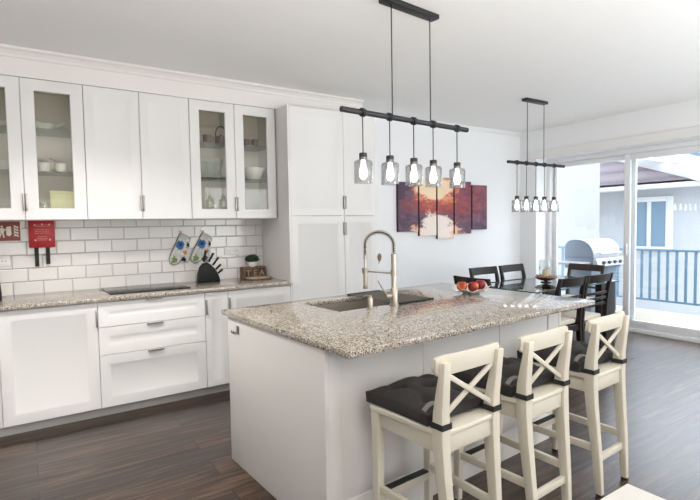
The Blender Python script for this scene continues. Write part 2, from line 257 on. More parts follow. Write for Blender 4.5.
# ------------------------------------------------------------------ mesh helpers
class G:
    def __init__(s): s.b = bmesh.new()
    def box(s, x0, x1, y0, y1, z0, z1, bev=0.0, seg=2, mtx=None):
        if x0 > x1: x0, x1 = x1, x0
        if y0 > y1: y0, y1 = y1, y0
        if z0 > z1: z0, z1 = z1, z0
        vs = [s.b.verts.new(p) for p in ((x0,y0,z0),(x1,y0,z0),(x1,y1,z0),(x0,y1,z0),(x0,y0,z1),(x1,y0,z1),(x1,y1,z1),(x0,y1,z1))]
        fs = [s.b.faces.new([vs[i] for i in f]) for f in ((0,3,2,1),(4,5,6,7),(0,1,5,4),(1,2,6,5),(2,3,7,6),(3,0,4,7))]
        es = list({e for f in fs for e in f.edges})
        out = vs
        if bev > 0:
            r = bmesh.ops.bevel(s.b, geom=es, offset=bev, segments=seg, profile=0.5, affect='EDGES')
            out = list({v for v in r['verts']} | {v for v in vs if v.is_valid})
        if mtx is not None: bmesh.ops.transform(s.b, matrix=mtx, verts=[v for v in out if v.is_valid])
        return s
    def bar(s, p0, p1, w, h, up=(0,0,1), bev=0.0, w1=None, h1=None):
        """rectangular bar from p0 to p1; w sideways, h along up"""
        p0, p1 = Vector(p0), Vector(p1); d = (p1-p0).normalized(); side = d.cross(Vector(up)).normalized(); u = side.cross(d).normalized()
        w1 = w if w1 is None else w1; h1 = h if h1 is None else h1
        vs = []
        for p, ww, hh in ((p0, w, h), (p1, w1, h1)):
            for a, c in ((-1,-1),(1,-1),(1,1),(-1,1)): vs.append(s.b.verts.new(p+side*(a*ww/2)+u*(c*hh/2)))
        fs = [s.b.faces.new([vs[i] for i in f]) for f in ((0,3,2,1),(4,5,6,7),(0,1,5,4),(1,2,6,5),(2,3,7,6),(3,0,4,7))]
        if bev: bmesh.ops.bevel(s.b, geom=list({e for f in fs for e in f.edges}), offset=bev, segments=2, profile=0.5, affect='EDGES')
        return s
    def path(s, secs):
        """loft between closed sections (lists of points)"""
        rings = [[s.b.verts.new(p) for p in sec] for sec in secs]; n = len(rings[0])
        for a, b in zip(rings, rings[1:]):
            for i in range(n): s.b.faces.new((a[i], a[(i+1)%n], b[(i+1)%n], b[i]))
        s.b.faces.new(rings[0][::-1]); s.b.faces.new(rings[-1])
        return s
    def tube(s, pts, r, n=10, cap=True, radii=None):
        pts = [Vector(p) for p in pts]; rings = []; prev = None
        for i, p in enumerate(pts):
            t = (pts[min(i+1, len(pts)-1)]-pts[max(i-1, 0)]).normalized()
            if prev is None: a = t.orthogonal().normalized()
            else: a = (prev-t*prev.dot(t)); a = a.normalized() if a.length > 1e-6 else t.orthogonal().normalized()
            prev = a; b = t.cross(a); rr = radii[i] if radii else r
            rings.append([s.b.verts.new(p+a*math.cos(2*PI*k/n)*rr+b*math.sin(2*PI*k/n)*rr) for k in range(n)])
        for a, b in zip(rings, rings[1:]):
            for i in range(n): s.b.faces.new((a[i], a[(i+1)%n], b[(i+1)%n], b[i]))
        if cap: s.b.faces.new(rings[0][::-1]); s.b.faces.new(rings[-1])
        return s
    def cyl(s, p0, p1, r, n=20, r1=None): return s.tube([p0, p1], r, n, radii=[r, r if r1 is None else r1])
    def lathe(s, prof, c=(0,0,0), n=28, wob=None):
        c = Vector(c); rings = []
        for r, z in prof:
            ring = []
            for k in range(n):
                a = 2*PI*k/n; rr, zz = (r, z) if wob is None else wob(r, z, a)
                ring.append(s.b.verts.new(c+Vector((max(rr, 1e-4)*math.cos(a), max(rr, 1e-4)*math.sin(a), zz))))
            rings.append(ring)
        for a, b in zip(rings, rings[1:]):
            for i in range(n): s.b.faces.new((a[i], a[(i+1)%n], b[(i+1)%n], b[i]))
        if prof[0][0] < 0.002: s.b.faces.new(rings[0][::-1])
        if prof[-1][0] < 0.002: s.b.faces.new(rings[-1])
        return s
    def prism(s, poly, y0, y1, bev=0.0, seg=2):
        """polygon in XZ extruded from y0 (front) to y1"""
        a = [s.b.verts.new((x, y0, z)) for x, z in poly]; b = [s.b.verts.new((x, y1, z)) for x, z in poly]; n = len(poly)
        fs = [s.b.faces.new(a), s.b.faces.new(b[::-1])]
        for i in range(n): fs.append(s.b.faces.new((a[i], b[i], b[(i+1)%n], a[(i+1)%n])))
        if bev:
            es = [e for e in fs[0].edges]+[e for e in fs[1].edges]
            bmesh.ops.bevel(s.b, geom=es, offset=bev, segments=seg, profile=0.5, affect='EDGES')
        return s
    def quad(s, *pts): s.b.faces.new([s.b.verts.new(p) for p in pts]); return s
    def ball(s, c, r, sc=(1,1,1), sub=2):
        r_ = bmesh.ops.create_icosphere(s.b, subdivisions=sub, radius=r); 
        for v in r_['verts']: v.co = Vector((v.co.x*sc[0], v.co.y*sc[1], v.co.z*sc[2]))+Vector(c)
        return s
    def build(s, name, material, parent=None, loc=None, smooth=True, angle=40):
        bmesh.ops.recalc_face_normals(s.b, faces=s.b.faces)
        me = bpy.data.meshes.new(name); s.b.to_mesh(me); s.b.free()
        if smooth:
            for p in me.polygons: p.use_smooth = True
            me.set_sharp_from_angle(angle=math.radians(angle))
        me.materials.append(material)
        o = bpy.data.objects.new(name, me); COL.objects.link(o)
        if parent: o.parent = parent
        if loc: o.location = loc
        return o
def tag(o, label=None, cat=None, group=None, kind=None):
    if label: o['label'] = label
    if cat: o['category'] = cat
    if group: o['group'] = group
    if kind: o['kind'] = kind
    return o
def thing(name, label, cat, loc=(0,0,0), rz=0.0, group=None):
    o = bpy.data.objects.new(name, None); COL.objects.link(o); o.empty_display_size = 0.1
    o.location = loc; o.rotation_euler = (0, 0, rz)
    return tag(o, label, cat, group)
def struct(name, g, m, label=None, smooth=False): return tag(g.build(name, m, smooth=smooth), label, None, None, 'structure')
def dup(root, loc, rz, label, parent=None):
    r = root.copy(); COL.objects.link(r)
    r.location = loc; r.rotation_euler = (0, 0, rz); r['label'] = label
    for ch in [c for c in root.children]:
        c = ch.copy(); COL.objects.link(c); c.parent = r
        for g in [q for q in ch.children]:
            d = g.copy(); COL.objects.link(d); d.parent = c
    return r

# ------------------------------------------------------------------ the room
XW = 6.10          # inner face of the window wall
ZC = 2.71
struct('floor', G().box(-2.6, 6.45, -2.6, 4.64, -0.06, 0.0), M['floor'])
struct('ceiling', G().box(-2.6, 6.45, -2.6, 4.80, ZC, ZC+0.1), M['ceil'])
struct('wall_kitchen', G().box(-2.6, 6.45, 4.64, 4.80, -0.06, ZC), M['wall'])
struct('wall_left', G().box(-2.7, -2.6, -2.7, 4.80, -0.06, ZC), M['wall'])
struct('wall_rear', G().box(-2.6, 6.45, -2.7, -2.6, -0.06, ZC), M['wall'])
gw = G().box(XW, 6.45, 4.37, 4.64, 0, ZC).box(XW, 6.45, 1.0, 4.37, 2.31, ZC).box(XW, 6.45, -2.6, 1.0, 0, ZC)
struct('wall_window', gw, M['wall'])
struct('trim_1', G().box(XW-0.025, XW, 0.9, 4.50, 2.31, 2.42, 0.006), M['trim'])
struct('baseboard_kitchen', G().box(2.995, XW-0.002, 4.625, 4.64, 0, 0.08, 0.003), M['trim'])
# soffit over the cabinets and its crown moulding
struct('soffit', G().box(-1.2, 2.99, 4.25, 4.64, 2.512, ZC), M['soffit'])
gc = G()
prof = [(4.25, 2.640), (4.241, 2.642), (4.234, 2.660), (4.218, 2.680), (4.200, 2.692), (4.196, ZC-0.002), (4.25, ZC-0.002)]
gc.path([[(x, y, z) for y, z in prof] for x in (-1.2, 2.99)])
struct('trim_2', gc, M['soffit'])
# plain coving along the dining wall
struct('trim_3', G().path([[(x, y, z) for y, z in ((4.64, 2.66), (4.625, 2.665), (4.60, ZC-0.012), (4.595, ZC-0.002), (4.64, ZC-0.002))] for x in (2.992, XW)]), M['wall'])
# tiled splashback
struct('wall_splashback', G().box(-1.2, 2.003, 4.632, 4.64, 0.905, 1.502), M['tile'])

# sliding balcony door
w1 = bpy.data.objects.new('window_1', None); COL.objects.link(w1); tag(w1, 'tall white sliding glass door to the balcony', None, None, 'structure')
XF = 6.36
def frame_ring(y0, y1, z0, z1, t, x0, x1, tb=None):
    g = G(); tb = tb or t
    g.box(x0, x1, y0, y0+t, z0, z1, 0.004).box(x0, x1, y1-t, y1, z0, z1, 0.004).box(x0, x1, y0+t, y1-t, z1-t, z1, 0.004).box(x0, x1, y0+t, y1-t, z0, z0+tb, 0.004)
    return g
frame_ring(1.0, 4.37, 0, 2.31, 0.06, XF-0.02, XF+0.085, 0.05).build('outer_frame', M['frame'], w1)
sl = frame_ring(3.15, 4.308, 0.052, 2.248, 0.062, XF+0.045, XF+0.08, 0.10).build('fixed_sash', M['frame'], w1)
G().box(XF+0.058, XF+0.066, 3.21, 4.248, 0.15, 2.19).build('glass_pane', M['pane'], sl)
sr = frame_ring(1.06, 3.270, 0.052, 2.248, 0.075, XF, XF+0.04, 0.10).build('sliding_sash', M['frame'], w1)
G().box(XF+0.016, XF+0.024, 1.13, 3.200, 0.15, 2.18).build('glass_pane', M['pane'], sr)
G().box(XF-0.03, XF-0.002, 3.215, 3.24, 0.98, 1.12, 0.006).build('door_handle', M['frame'], sr)

# ------------------------------------------------------------------ fitted kitchen along the back wall
D = 4.02; XT0, XTM, XT1 = 2.005, 2.604, 2.988
def door_mesh(w, h, st=0.065, th=0.019, rec=0.009, slope=0.014, g=None):
    """shaker front: local x 0..w, z 0..h, face at y=0 looking to -y"""
    g = g or G(); b = g.b; e = 0.002
    def ring(i, y): return [b.verts.new(p) for p in ((i, y, i), (w-i, y, i), (w-i, y, h-i), (i, y, h-i))]
    rs = [ring(0, th), ring(0, e), ring(e, 0), ring(st, 0), ring(st+slope, rec)]
    for a, c in zip(rs, rs[1:]):
        for i in range(4): b.faces.new((a[i], a[(i+1)%4], c[(i+1)%4], c[i]))
    b.faces.new(rs[-1]); b.faces.new(rs[0][::-1])
    return g
def glass_door_mesh(w, h, st=0.085, th=0.019):
    g = G(); b = g.b; e = 0.002
    def ring(i, y): return [b.verts.new(p) for p in ((i, y, i), (w-i, y, i), (w-i, y, h-i), (i, y, h-i))]
    rs = [ring(0, th), ring(0, e), ring(e, 0), ring(st-0.004, 0), ring(st, 0.006), ring(st, th)]
    for a, c in zip(rs, rs[1:]+rs[:1]):
        for i in range(4): b.faces.new((a[i], a[(i+1)%4], c[(i+1)%4], c[i]))
    return g
def edge_pull_v(w, z, parent, side):
    """slim pull clipped over a door's vertical edge; side +1 = right edge"""
    x = w if side > 0 else 0
    g = G().box(x-0.0135 if side > 0 else x+0.0005, x-0.0005 if side > 0 else x+0.0135, -0.024, -0.001, z, z+0.125, 0.003)
    return g.build('handle', M['pull'], parent)
def edge_pull_h(w, h, parent):
    return G().box(w/2-0.06, w/2+0.06, -0.022, -0.001, h-0.010, h-0.001, 0.003).build('handle', M['pull'], parent)
def carcass(g, w, d, z0, z1, t=0.018, back=True):
    """open box; local y 0 at front, d at the back"""
    g.box(0, t, 0, d, z0, z1).box(w-t, w, 0, d, z0, z1).box(t, w-t, 0, d, z1-t, z1).box(t, w-t, 0, d, z0, z0+t)
    if back: g.box(t, w-t, d-0.008, d, z0+t, z1-t)
    return g
GAP = 0.0018
ZDB, ZDT = 0.075, 0.872
def base_cabinet(x, w, label, fronts, hside=1):
    t = thing('base_cabinet', label, 'cabinet', (x, D, 0), 0, 'base cabinets under the kitchen worktop')
    carcass(G(), w, 0.595, ZDB, 0.878).build('cabinet_body', M['cab'], t, (0, 0.021, 0), smooth=False)
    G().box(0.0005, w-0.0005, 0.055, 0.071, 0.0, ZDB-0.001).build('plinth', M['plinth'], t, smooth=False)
    for kind, z0, z1 in fronts:
        d = door_mesh(w-2*GAP, z1-z0-2*GAP, 0.065 if w > 0.3 else 0.045).build('door' if kind == 'door' else 'drawer_front', M['cab'], t, (GAP, 0, z0+GAP))
        if kind == 'door': edge_pull_v(w-2*GAP, z1-z0-0.17 if False else (0.69-z0), d, hside)
        else: edge_pull_h(w-2*GAP, z1-z0-2*GAP, d)
    return t
base_cabinet(-0.783, 0.60, 'white base cabinet at the far left edge, only a sliver showing', [('door', ZDB, ZDT)], -1)
base_cabinet(-0.183, 0.60, 'wide white base cabinet with one large panelled door, left of the drawers', [('door', ZDB, ZDT)], 1)
base_cabinet(0.417, 0.796, 'white three-drawer base cabinet below the black hob', [('drawer', ZDB, 0.471), ('drawer', 0.471, 0.683), ('drawer', 0.683, ZDT)])
base_cabinet(1.213, 0.198, 'narrow white base cabinet right of the drawers', [('door', ZDB, ZDT)], -1)
base_cabinet(1.411, 0.593, 'white base cabinet between the narrow cabinet and the tall cabinets', [('door', ZDB, ZDT)], -1)
# pull-out: narrow cabinet keeps a top pull as well
wt = G().box(-1.2, XT0-0.001, D-0.03, 4.631, 0.88, 0.91, 0.003).build('kitchen_worktop', M['granite'])
tag(wt, 'long speckled granite worktop along the tiled back wall', 'worktop')

DU, ZB, ZT = 4.25, 1.490, 2.510
def wall_cabinet(x, w, label, glass):
    t = thing('wall_cabinet', label, 'cabinet', (x, DU, 0), 0, 'wall cabinets above the worktop')
    carcass(G(), w, 0.366, ZB, ZT, 0.016).build('cabinet_body', M['cabin'] if glass else M['cab'], t, (0, 0.021, 0), smooth=False)
    G().box(0.0, w, 0.02, 0.386, ZB-0.0015, ZB-0.0001).build('underside_panel', M['cab'], t, smooth=False)
    hw = w/2
    if glass:
        G().box(hw-0.008, hw+0.008, 0.03, 0.37, ZB+0.017, ZT-0.017).build('divider', M['cabin'], t, smooth=False)
    for k in (0, 1):
        if glass:
            d = glass_door_mesh(hw-2*GAP, ZT-ZB-2*GAP).build('door', M['cab'], t, (k*hw+GAP, 0, ZB+GAP))
            G().box(0.083, hw-0.083-2*GAP, 0.009, 0.013, 0.083, ZT-ZB-0.083-2*GAP).build('glass_pane', M['cabglass'], d, smooth=False)
            for zs in (1.853, 2.166):
                a = 0.018 if k == 0 else hw+0.010; b_ = hw-0.010 if k == 0 else w-0.018
                G().box(a, b_, 0.045, 0.375, zs-0.006, zs).build('glass_shelf', M['shelfglass'], t, smooth=False)
        else:
            d = door_mesh(hw-2*GAP, ZT-ZB-2*GAP, 0.062).build('door', M['cab'], t, (k*hw+GAP, 0, ZB+GAP))
        edge_pull_v(hw-2*GAP, 0.065, d, 1 if k == 0 else -1)
    return t
wall_cabinet(-0.393, 0.796, 'white wall cabinet with two glass doors above the fire blanket', True)
wall_cabinet(0.404, 0.792, 'white wall cabinet with two solid panelled doors above the hob', False)
wall_cabinet(1.197, 0.796, 'white wall cabinet with two glass doors beside the tall cabinets', True)

def tall_cabinet(x, w, label, hside, panel=False):
    t = thing('tall_cabinet', label, 'cabinet', (x, D, 0), 0, 'tall cabinets')
    carcass(G(), w, 0.597, ZDB, 2.507).build('cabinet_body', M['cab'], t, (0, 0.021, 0), smooth=False)
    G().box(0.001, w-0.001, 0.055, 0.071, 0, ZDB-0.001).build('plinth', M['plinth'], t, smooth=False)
    if panel: G().box(-0.0002, 0.0165, -0.001, 0.619, 0.0, 2.508, 0.001).build('side_panel', M['cab'], t, smooth=False)
    o = 0.017 if panel else 0
    for z0, z1, hz in ((ZDB, 1.505, 1.315-ZDB), (1.505, 2.507, 0.065)):
        d = door_mesh(w-o-2*GAP, z1-z0-2*GAP, 0.065 if w > 0.5 else 0.055).build('door', M['cab'], t, (o+GAP, 0, z0+GAP))
        edge_pull_v(w-o-2*GAP, hz, d, hside)
    return t
tall_cabinet(XT0, XTM-XT0, 'wide white tall cabinet standing at the end of the worktop', 1, True)
tall_cabinet(XTM, XT1-XTM, 'narrower white tall cabinet beside the dining wall', -1)

# hob
hb = thing('induction_hob', 'flat black glass induction hob set on the worktop', 'hob', (0.515, 4.10, 0.9105))
G().box(0, 0.61, 0, 0.50, 0, 0.006, 0.002).build('glass_plate', M['hob'], hb)
for cx, cy, r in ((0.16, 0.14, 0.075), (0.16, 0.36, 0.095), (0.44, 0.36, 0.075), (0.44, 0.14, 0.095)):
    g = G(); n = 40
    ro = [g.b.verts.new((cx+r*math.cos(2*PI*i/n), cy+r*math.sin(2*PI*i/n), 0.0064)) for i in range(n)]
    ri = [g.b.verts.new((cx+(r-.003)*math.cos(2*PI*i/n), cy+(r-.003)*math.sin(2*PI*i/n), 0.0064)) for i in range(n)]
    for i in range(n): g.b.faces.new((ro[i], ro[(i+1)%n], ri[(i+1)%n], ri[i]))
    g.build('cooking_zone_ring', M['hobmark'], hb)

# ------------------------------------------------------------------ island
IL = (1.055, 1.612); IA = math.radians(3.323)
def isl(x, y, z): return (IL[0]+math.cos(IA)*x-math.sin(IA)*y, IL[1]+math.sin(IA)*x+math.cos(IA)*y, z)
it = thing('kitchen_island', 'white panelled kitchen island carrying the granite slab', 'island', isl(0, 0, 0), IA)
BX0, BX1, BY0, BY1 = 0.010, 1.905, 0.20, 1.238
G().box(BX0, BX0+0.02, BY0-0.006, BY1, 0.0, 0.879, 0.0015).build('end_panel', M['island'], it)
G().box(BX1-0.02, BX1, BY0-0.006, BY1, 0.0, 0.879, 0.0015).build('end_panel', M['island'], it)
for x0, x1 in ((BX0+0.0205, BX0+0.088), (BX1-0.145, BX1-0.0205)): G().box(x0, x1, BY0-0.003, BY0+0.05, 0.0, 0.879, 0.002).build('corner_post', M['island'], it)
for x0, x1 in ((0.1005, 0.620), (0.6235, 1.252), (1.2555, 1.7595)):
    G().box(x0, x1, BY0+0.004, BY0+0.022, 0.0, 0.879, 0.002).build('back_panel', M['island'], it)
G().box(0.105, 1.755, BY0+0.0225, BY0+0.03, 0.0, 0.879).build('backing_board', M['plinth'], it)
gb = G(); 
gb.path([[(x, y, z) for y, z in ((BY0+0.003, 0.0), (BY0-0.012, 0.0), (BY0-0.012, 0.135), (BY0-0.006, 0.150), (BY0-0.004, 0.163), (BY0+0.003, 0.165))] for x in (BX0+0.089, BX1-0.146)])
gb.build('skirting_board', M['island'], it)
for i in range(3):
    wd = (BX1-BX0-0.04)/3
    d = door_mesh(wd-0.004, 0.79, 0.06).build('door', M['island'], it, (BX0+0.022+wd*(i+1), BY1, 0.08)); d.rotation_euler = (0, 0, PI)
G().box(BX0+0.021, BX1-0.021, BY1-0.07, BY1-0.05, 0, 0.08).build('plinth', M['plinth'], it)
# granite top with the sink cut-out
SX0, SX1, SY0, SY1 = 0.500, 1.290, 0.762, 1.185
def slab_with_hole(x0, x1, y0, y1, hx0, hx1, hy0, hy1, z0, z1, bev):
    g = G(); b = g.b; xs = [x0, hx0, hx1, x1]; ys = [y0, hy0, hy1, y1]
    vt = {(i, j, k): b.verts.new((xs[i], ys[j], (z0, z1)[k])) for i in range(4) for j in range(4) for k in range(2)}
    for i in range(3):
        for j in range(3):
            if i == 1 and j == 1: continue
            b.faces.new([vt[i,j,1], vt[i+1,j,1], vt[i+1,j+1,1], vt[i,j+1,1]]); b.faces.new([vt[i,j,0], vt[i,j+1,0], vt[i+1,j+1,0], vt[i+1,j,0]])
    def wall(p, q): b.faces.new([vt[p+(0,)], vt[q+(0,)], vt[q+(1,)], vt[p+(1,)]])
    for i in range(3): wall((i,0), (i+1,0)); wall((i+1,3), (i,3)); wall((3,i), (3,i+1)); wall((0,i+1), (0,i))
    wall((2,1), (1,1)); wall((1,2), (2,2)); wall((1,1), (1,2)); wall((2,2), (2,1))
    bmesh.ops.recalc_face_normals(b, faces=b.faces)
    es = [e for e in b.edges if len(e.link_faces) == 2 and e.calc_face_angle() > 1.0]
    bmesh.ops.bevel(b, geom=es, offset=bev, segments=2, profile=0.5, affect='EDGES')
    return g
top = slab_with_hole(0, 1.966, 0, 1.306, SX0, SX1, SY0, SY1, 0.880, 0.910, 0.003).build('island_worktop', M['granite'], None, isl(0, 0, 0))
top.rotation_euler = (0, 0, IA); tag(top, 'thick speckled granite slab on the island with a sink cut-out', 'worktop')
# undermount sink
sk = thing('kitchen_sink', 'stainless steel undermount sink sunk into the island top', 'sink', isl(SX0, SY0, 0), IA)
def basin():
    g = G(); w, d = SX1-SX0, SY1-SY0; t = 0.004
    def ring(i, z, r):
        pts = []
        for cx, cy, a0 in ((w-i-r, d-i-r, 0), (i+r, d-i-r, 90), (i+r, i+r, 180), (w-i-r, i+r, 270)):
            for q in range(6): a = math.radians(a0+90*q/5); pts.append((cx+r*math.cos(a), cy+r*math.sin(a), z))
        return [g.b.verts.new(p) for p in pts]
    rs = [ring(-0.02, 0.8785, 0.03), ring(0.004, 0.8785, 0.03), ring(0.006, 0.872, 0.03), ring(0.012, 0.71, 0.04), ring(0.035, 0.693, 0.05), ring(0.12, 0.690, 0.05)]
    for a, b in zip(rs, rs[1:]):
        for i in range(len(a)): g.b.faces.new((a[i], a[(i+1)%len(a)], b[(i+1)%len(a)], b[i]))
    g.b.faces.new(rs[-1])
    return g
basin().build('basin', M['sink'], sk)
G().lathe([(0.001, 0.694), (0.035, 0.694), (0.042, 0.692), (0.042, 0.6905)], ((SX1-SX0)/2, (SY1-SY0)/2, 0)).build('drain', M['steel'], sk)
# roll-up drying rack over the right half of the sink
dr = thing('drying_rack', 'roll-up steel drying rack with black end strips over the sink', 'drying rack', isl(0.930, 0.700, 0.9105), IA+math.radians(1.0))
for y in (0.0, 0.535): G().box(0, 0.305, y, y+0.022, 0, 0.012, 0.003).build('end_strip', M['rubber'], dr)
g = G()
for i in range(14): x = 0.014+i*0.021; g.cyl((x, 0.010, 0.006), (x, 0.547, 0.006), 0.0042, 8)
g.build('rods', M['darksteel'], dr)
# spring-neck tap
fx, fy = 0.894, 0.722
fa = thing('kitchen_faucet', 'tall nickel spring-neck faucet with a hanging spray head', 'faucet', isl(fx, fy, 0.9105), IA)
dirv = Vector((-0.33, 0.944, 0)); R_ = 0.105
G().lathe([(0.001, 0), (0.030, 0), (0.030, 0.006), (0.024, 0.010), (0.024, 0.10), (0.020, 0.105), (0.0165, 0.11), (0.0165, 0.32), (0.012, 0.325), (0.001, 0.325)]).build('column', M['warmsteel'], fa)
ctr = []; zt = 0.325
for i in range(0, 6): ctr.append(Vector((0, 0, zt+0.009*i)))
for i in range(0, 25):
    a = PI*i/24; ctr.append(Vector((0, 0, zt+0.045))+dirv*(R_-R_*math.cos(a))+Vector((0, 0, 0.088*math.sin(a))))
for i in range(1, 7): ctr.append(dirv*(2*R_)+Vector((0, 0, zt+0.045-0.014*i)))
G().tube(ctr, 0.0052, 10).build('hose', M['blackplastic'], fa)
def resample(pts, n):
    L = [0]
    for a, b in zip(pts, pts[1:]): L.append(L[-1]+(b-a).length)
    out = []; j = 0
    for i in range(n):
        s = L[-1]*i/(n-1)
        while j < len(pts)-2 and L[j+1] < s: j += 1
        out.append(pts[j].lerp(pts[j+1], (s-L[j])/max(1e-9, L[j+1]-L[j])))
    return out, L[-1]
def coil(pts, r, turns, wire, per=12):
    n = turns*per; c, _ = resample(pts, n); side = dirv.cross(Vector((0, 0, 1))).normalized(); out = []
    for i, p in enumerate(c):
        t = (c[min(i+1, n-1)]-c[max(i-1, 0)]).normalized(); u = side.cross(t).normalized(); a = 2*PI*i/per
        out.append(p+side*(r*math.cos(a))+u*(r*math.sin(a)))
    return G().tube(out, wire, 5)
coil(ctr, 0.0120, 30, 0.0024).build('spring', M['warmsteel'], fa)
hd = dirv*(2*R_)
G().tube([hd+Vector((0, 0, z)) for z in (0.31, 0.20)], 0.007, 10).build('lower_hose', M['steel'], fa)
G().tube([hd+Vector((0, 0, z)) for z in (0.215, 0.205, 0.19, 0.12, 0.095, 0.090)], 0.01, 16, radii=[0.009, 0.014, 0.015, 0.0145, 0.017, 0.015]).build('spray_head', M['warmsteel'], fa)
g = G(); g.tube([Vector((0, 0, 0.20)), hd*0.9+Vector((0, 0, 0.205))], 0.006, 10)
g.lathe([(0.0125, 0.190), (0.022, 0.190), (0.022, 0.225), (0.0125, 0.225), (0.0125, 0.190)], tuple(hd), 20); g.lathe([(0.0165, 0.185), (0.021, 0.185), (0.021, 0.222), (0.0165, 0.222), (0.0165, 0.185)], (0, 0, 0), 20)
g.build('holder_arm', M['warmsteel'], fa)
g = G(); g.tube([(-0.02, 0, 0.06), (-0.058, 0.012, 0.06)], 0.017, 16); g.tube([(-0.050, 0.010, 0.065), (-0.075, 0.03, 0.115), (-0.092, 0.045, 0.158)], 0.005, 10, radii=[0.006, 0.005, 0.0045])
g.build('lever', M['warmsteel'], fa)
# soap pump
sp_ = thing('soap_dispenser', 'short nickel soap pump left of the faucet beside the sink', 'soap dispenser', isl(0.700, 0.722, 0.9105), IA)
G().lathe([(0.001, 0), (0.022, 0), (0.022, 0.005), (0.017, 0.008), (0.017, 0.062), (0.014, 0.066), (0.001, 0.066)]).build('pump_body', M['warmsteel'], sp_)
g = G(); g.cyl((0, 0, 0.0662), (0, 0, 0.080), 0.010, 14); g.tube([(0, 0, 0.074), (-0.008, 0.03, 0.075), (-0.012, 0.05, 0.066)], 0.006, 10); g.build('spout', M['warmsteel'], sp_)
# small double hook on the island's end panel
hk = thing('coat_hook', 'small steel double hook on the end panel of the island', 'hook', isl(BX0-0.0005, 1.090, 0.807), IA)
G().box(-0.004, 0, -0.016, 0.016, -0.012, 0.035, 0.0015).build('back_plate', M['darksteel'], hk)
for s in (-1, 1): G().tube([(-0.004, s*0.010, 0), (-0.022, s*0.013, -0.008), (-0.032, s*0.015, 0.0), (-0.034, s*0.016, 0.012)], 0.0035, 8).build('prong', M['darksteel'], hk)

# ------------------------------------------------------------------ fruit bowl
FB = isl(1.662, 0.745, 0.9105)
g = G()
def wob(r, z, a):
    k = max(0.0, (r-0.085)/0.078); return r*(1+0.05*k*math.cos(7*a)), z-0.010*k+0.012*k*math.cos(7*a+0.6)+0.030*k*max(0, math.cos(a+0.1))
g.lathe([(0.001, 0.004), (0.05, 0.004), (0.06, 0.0), (0.075, 0.0), (0.10, 0.018), (0.135, 0.032), (0.162, 0.046), (0.165, 0.050), (0.160, 0.051), (0.132, 0.038), (0.095, 0.024), (0.05, 0.012), (0.001, 0.010)], n=84, wob=wob)
fb = g.build('fruit_bowl', M['china'], None, FB); fb.scale = (0.80, 0.80, 0.80); tag(fb, 'white wavy-rimmed china bowl holding apples on the island', 'bowl')
def make_apple_thing(loc, rz, label):
    t = thing('apple', label, 'apple', loc, rz, 'apples in the white bowl')
    G().lathe([(0.001, 0.006), (0.012, 0.0), (0.022, 0.003), (0.034, 0.020), (0.0385, 0.040), (0.036, 0.056), (0.026, 0.068), (0.014, 0.071), (0.006, 0.066), (0.001, 0.062)], n=24).build('flesh', M['apple'], t)
    G().tube([(0, 0, 0.063), (0.001, 0.001, 0.074), (0.004, 0.002, 0.082)], 0.0016, 6).build('stem', M['stem'], t)
    return t
rv = Vector((0.833, -0.553, 0))      # screen-right direction on the worktop, for a row of three
def ap(off, back, z): 
    p = Vector(FB)+rv*off+Vector((0.553, 0.833, 0))*back; return (p.x, p.y, FB[2]+z)
a0 = make_apple_thing(ap(-0.069, -0.012, 0.012), 0.6, 'leftmost apple of the three in the white bowl')
for off, bk, z, rz, lb in ((0.010, -0.020, 0.010, 2.4, 'middle apple of the three in the white bowl'), (0.077, 0.034, 0.016, 4.2, 'rightmost apple in the bowl, yellow underneath')): dup(a0, ap(off, bk, z), rz, lb)

# ------------------------------------------------------------------ things on the back worktop and wall
# kettle at the left edge
kt = thing('kettle', 'black kettle at the left end of the worktop, mostly out of frame', 'kettle', (-0.245, 4.36, 0.9105))
G().lathe([(0.001, 0), (0.080, 0), (0.082, 0.01), (0.078, 0.10), (0.062, 0.19), (0.058, 0.20), (0.001, 0.20)]).build('body', M['blackplastic'], kt)
G().lathe([(0.058, 0.2005), (0.050, 0.212), (0.012, 0.218), (0.012, 0.232), (0.001, 0.234)]).build('lid', M['blackplastic'], kt)
G().tube([(-0.05, 0, 0.19), (-0.10, 0, 0.20), (-0.125, 0, 0.16), (-0.12, 0, 0.09), (-0.076, 0, 0.04)], 0.011, 10).build('handle', M['blackplastic'], kt)
# pictogram sign
sg = thing('fire_sign', 'small red square fire safety sign on the tiles', 'sign', (-0.176, 4.6305, 1.335))
G().box(-0.03, 0.150, -0.003, 0.0, -0.008, 0.158, 0.001).build('backing', M['signwhite'], sg)
G().box(-0.022, 0.140, -0.0040, -0.0032, 0.0, 0.150).build('red_field', M['darkred'], sg)
g = G()
def blobs(polys, y):
    for p in polys: g.b.faces.new([g.b.verts.new((x, y, z)) for x, z in p])
blobs([[(0.018, 0.118), (0.030, 0.118), (0.030, 0.104), (0.018, 0.104)], [(0.010, 0.098), (0.034, 0.100), (0.040, 0.084), (0.034, 0.060), (0.014, 0.062)], [(0.014, 0.062), (0.024, 0.062), (0.010, 0.026), (-0.002, 0.026)], [(0.024, 0.062), (0.034, 0.060), (0.040, 0.026), (0.029, 0.026)], [(0.034, 0.098), (0.056, 0.082), (0.054, 0.076), (0.034, 0.088)],
       [(0.052, 0.108), (0.082, 0.114), (0.084, 0.050), (0.070, 0.034), (0.050, 0.046)]], -0.0046)
for i in range(4):
    zo = 0.034+0.022*i
    blobs([[(0.094, zo), (0.112, zo+0.004), (0.130, zo-0.006), (0.128, zo+0.008), (0.112, zo+0.016), (0.098, zo+0.022), (0.104, zo+0.010)]], -0.0046)
g.build('pictogram', M['signwhite'], sg)
